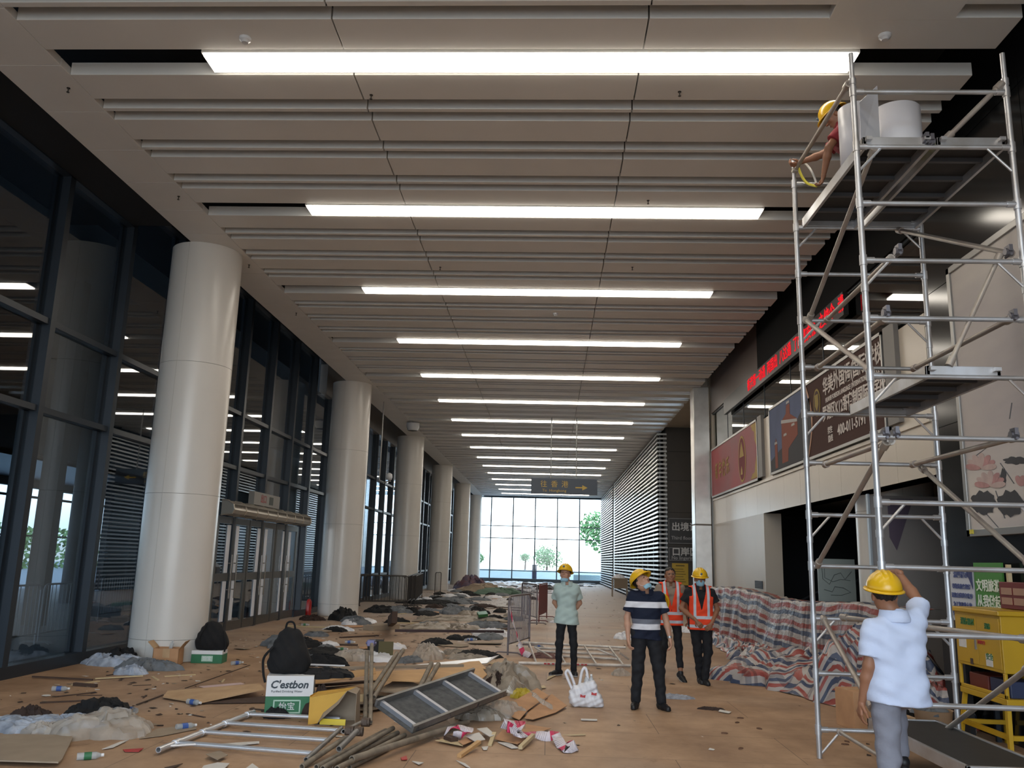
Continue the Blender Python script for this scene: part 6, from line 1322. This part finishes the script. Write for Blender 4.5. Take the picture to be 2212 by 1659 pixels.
# ---------------------------------------------------------------- yellow cabinet on its stand and the boards behind
cy_ = mat('cabinet_yellow', 'c49a1f', .4, 0, .1, 3)
t = thing('tool_cabinet', 'yellow metal cabinet on a splayed yellow stand at the right edge', 'cabinet', (4.72, 9.4, 0), 0)
bx = lambda *a: wb(MB().box(*a[1:]), a[0], cy_, t, bevel=.006)
x0, x1, ya, yb = 4.5, 4.97, 8.95, 9.92
wb(MB().box(x0, x1, ya, yb, .82, 1.37).box(x0, x1, ya, yb, .52, .58).box(x0, x0+.03, ya, ya+.04, .58, .82).box(x0, x0+.03, yb-.04, yb, .58, .82).box(x1-.03, x1, ya, yb, .58, .82).box(x0, x0+.02, ya, yb, .58, .62), 'cabinet_body', cy_, t, bevel=.006)
wb(MB().box(x0-.04, x1, ya-.04, yb+.03, 1.37, 1.42), 'lid', cy_, t, bevel=.01)
wb(MB().box(x0-.006, x0, ya+.03, (ya+yb)/2-.005, .85, 1.34), 'cabinet_door', cy_, t, bevel=.003); dr = t.children[-1]
wb(MB().box(x0-.006, x0, (ya+yb)/2+.005, yb-.03, .85, 1.34), 'cabinet_door', cy_, t, bevel=.003)
for (yy, yt_) in ((ya+.05, ya-.03), (yb-.05, yb+.03)):
    for (xx, xt) in ((x0+.03, x0-.02), (x1-.03, x1+.0)): wb(MB().tube((xt, yt_, 0), (xx, yy, .53), .028, 4), 'leg', cy_, t)
for z in (.20,): wb(MB().box(x0-.01, x0+.03, ya, yb, z, z+.045), 'stretcher', cy_, t); wb(MB().box(x0, x1, ya-.0, ya+.04, z, z+.045), 'stretcher', cy_, t); wb(MB().box(x0, x1, yb-.04, yb, z, z+.045), 'stretcher', cy_, t)
for j, (yy, zz, s, ch, m) in enumerate(((9.62, 1.27, .075, '消防器材', grn), (9.0+.2, 1.25, .06, '消防', grn), (9.35, 1.08, .04, '注意安全', redp), (9.2, .95, .07, '安全', grn))): wtext('lettering', ch, s, m, (x0-.010, yy, zz), '-x', t)
wb(MB().box(x0-.010, x0-.005, 9.68, 9.84, 1.0, 1.18), 'label_sheet', paper, t); wb(MB().box(x0-.010, x0-.005, 9.15, 9.28, .86, .98), 'label_sheet', paper, t); wb(MB().prism([(9.3, 1.12), (9.42, 1.12), (9.36, 1.2)], 0, .004, M=Matrix.Translation((x0-.008, 0, 0)) @ Matrix(((0, 0, 1, 0), (1, 0, 0, 0), (0, 1, 0, 0), (0, 0, 0, 1)))), 'warning_mark', redp, t)
wb(MB().box(x0-.02, x0-.006, 9.46, 9.48, 1.0, 1.1), 'handle', silver, t); wb(MB().box(x0-.008, x0-.004, 9.56, 9.62, .84, .9), 'label_sheet', dwood, t)
shelf = [('red', '6d2d22'), ('blue', '2a3350')]
for k_, (c, hx) in enumerate(shelf): tag(MB().box(x0+.08, x1-.1, 9.46 if k_ == 0 else 9.02, 9.86 if k_ == 0 else 9.42, .58, .74).build('tool_box', mat('tool_'+c, hx, .5), bevel=.01), 'dark %s box on the lower shelf of the yellow cabinet' % c, 'box')
def board(name, lb, y0, y1, z0, z1, m, x=4.9):
    t = thing(name, lb, 'sign', (x, (y0+y1)/2, z0)); wb(MB().box(x, x+.02, y0, y1, z0, z1), 'board', m, t); return t
t = board('sign_board', 'green sign board with white characters behind the yellow cabinet', 9.62, 10.24, 1.30, 1.90, mat('board_green', '3f7f2f', .5)); wl = mat('board_letters', 'dfe6d8', .5)
wtext('lettering', '文明旅游', .14, wl, (4.893, 9.93, 1.64), '-x', t, sx=.95); wtext('lettering', '从我做起', .14, wl, (4.893, 9.93, 1.47), '-x', t, sx=.95)
t = board('sign_board', 'white sign board with blue lines of writing left of the green board', 10.27, 10.85, 1.05, 1.82, mat('board_white', 'c4c6cd', .5)); bl = mat('board_blue', '4a5586', .5)
wtext('lettering', '温馨提示', .09, bl, (4.893, 10.56, 1.76), '-x', t)
for i, s in enumerate(('尊敬的旅客您好', '请您自觉遵守秩序', '为了您和他人的', '安全请勿在此逗留', '谢谢您的配合')): wtext('lettering', s, .062, bl, (4.893, 10.56, 1.62-i*.105), '-x', t, sx=1.05)
wb(MB().prism([(10.28, 1.80), (10.42, 1.80), (10.28, 1.6)], 0, .003, M=Matrix.Translation((4.893, 0, 0)) @ Matrix(((0, 0, 1, 0), (1, 0, 0, 0), (0, 1, 0, 0), (0, 0, 0, 1)))), 'blue_corner', mat('board_navy', '2c3466', .5), t)
for y in (10.0, 10.7): tag(MB().box(4.88, 4.93, y-.02, y+.02, 0, 1.3 if y < 10.5 else 1.05).build('post', frame_m), 'slim post carrying the %s board' % ('green' if y < 10.5 else 'white'), 'post')
t = thing('fire_cabinet', 'dark red box with pale panels at the right edge above the yellow cabinet', 'cabinet', (4.9, 9.3, 1.42)); wb(MB().box(4.82, 4.99, 8.95, 9.55, 1.425, 1.70), 'box_body', mat('dark_red', '6b1f1f', .5), t, bevel=.006)
for y in (9.06, 9.30):
    for z in (1.47, 1.57): wb(MB().box(4.812, 4.82, y, y+.2, z, z+.07), 'panel', mat('panel_tan', 'a5806a', .5), t)
tag(MB().box(4.84, 4.88, 9.38, 9.42, 1.70, 1.88).build('stick', pwood), 'pale upright stick above the dark red box', 'stick')
tag(MB().box(4.6, 4.66, 9.98, 10.5, 0, 1.25).build('dark_board', mat('board_black', '17171a', .6)), 'tall black board leaning between the tarpaulin and the yellow cabinet', 'board')
# ---------------------------------------------------------------- outside the end window
leaf = mat('tree_leaf', '4f7a3f', .8, 0, .4, 6)
def tree(x, y, h, r, lb, seed, trunk=True, cz=None):
    t = thing('tree', lb, 'tree', (x, y, -.1)); rs = random.Random(seed); m = MB()
    for i in range(900):
        a, b_ = rs.uniform(0, 6.28), rs.uniform(-1, 1); q = r*rs.random()**.4*(1+.25*math.sin(3*a+seed)); p = Vector((q*math.cos(a)*math.sqrt(1-b_*b_), q*math.sin(a)*math.sqrt(1-b_*b_), (cz or h-r*.7)+q*b_*.75)); s = r*.09; d1 = Vector((rs.gauss(0, 1), rs.gauss(0, 1), rs.gauss(0, 1))).normalized()*s; d2 = d1.orthogonal().normalized()*s*.6
        m.add([p-d1, p+d2, p+d1, p-d2], [(0, 1, 2, 3)])
    m.build('crown', leaf, t)
    if trunk: MB().tube((0, 0, 0), (.1, 0, h-r), .12, 8, r2=.07).build('trunk', dwood, t)
tree(-.2, 92, 3.4, 1.5, 'round bush-like tree outside the end window, behind the helmet of the green-shirted man', 1); tree(5.4, 88, 7.0, 2.6, 'large tree at the right of the end window', 2); tree(-2.6, 96, 2.8, .7, 'small shrub outside left of the round bush', 3); tree(-7.5, 92, 2.6, .8, 'shrub outside at the left end of the window', 4)
tag(MB().box(-16, 14, 84, 84.3, -.1, .95).build('garden_wall', mat('wall_outside', 'b9c4c4', .7)), 'low pale wall outside the end window', 'wall'); tag(MB().box(2.3, 4.9, 78.5, 79.5, -.1, .7).build('planter', mat('planter_grey', '7f9296', .7)), 'grey planter outside at the right of the end window', 'planter')
tag(MB().box(-1.4, -1.0, 76, 76.3, -.1, 1.5).build('waste_bin', mat('bin_dark', '5a5470', .6), bevel=.02), 'dark bin outside the end window, left of the green-shirted man', 'bin')
m = MB()
for i in range(3200):
    x = -46+rr.uniform(-1.5, 1.5); y = rr.uniform(20, 110); z = rr.uniform(-.1, 3.3+.9*noise.noise(Vector((y*.12, 0, 0)))+.3); s = .28; d1 = Vector((rr.gauss(0, 1), rr.gauss(0, 1), rr.gauss(0, 1))).normalized()*s; d2 = d1.orthogonal().normalized()*s*.6; p = Vector((x, y, z)); m.add([p-d1, p+d2, p+d1, p-d2], [(0, 1, 2, 3)])
tag(m.build('hedge', mat('hedge_leaf', '6f8a4a', .8, 0, .4, 3)), 'long green hedge far outside beyond the parapet on the left', 'hedge')
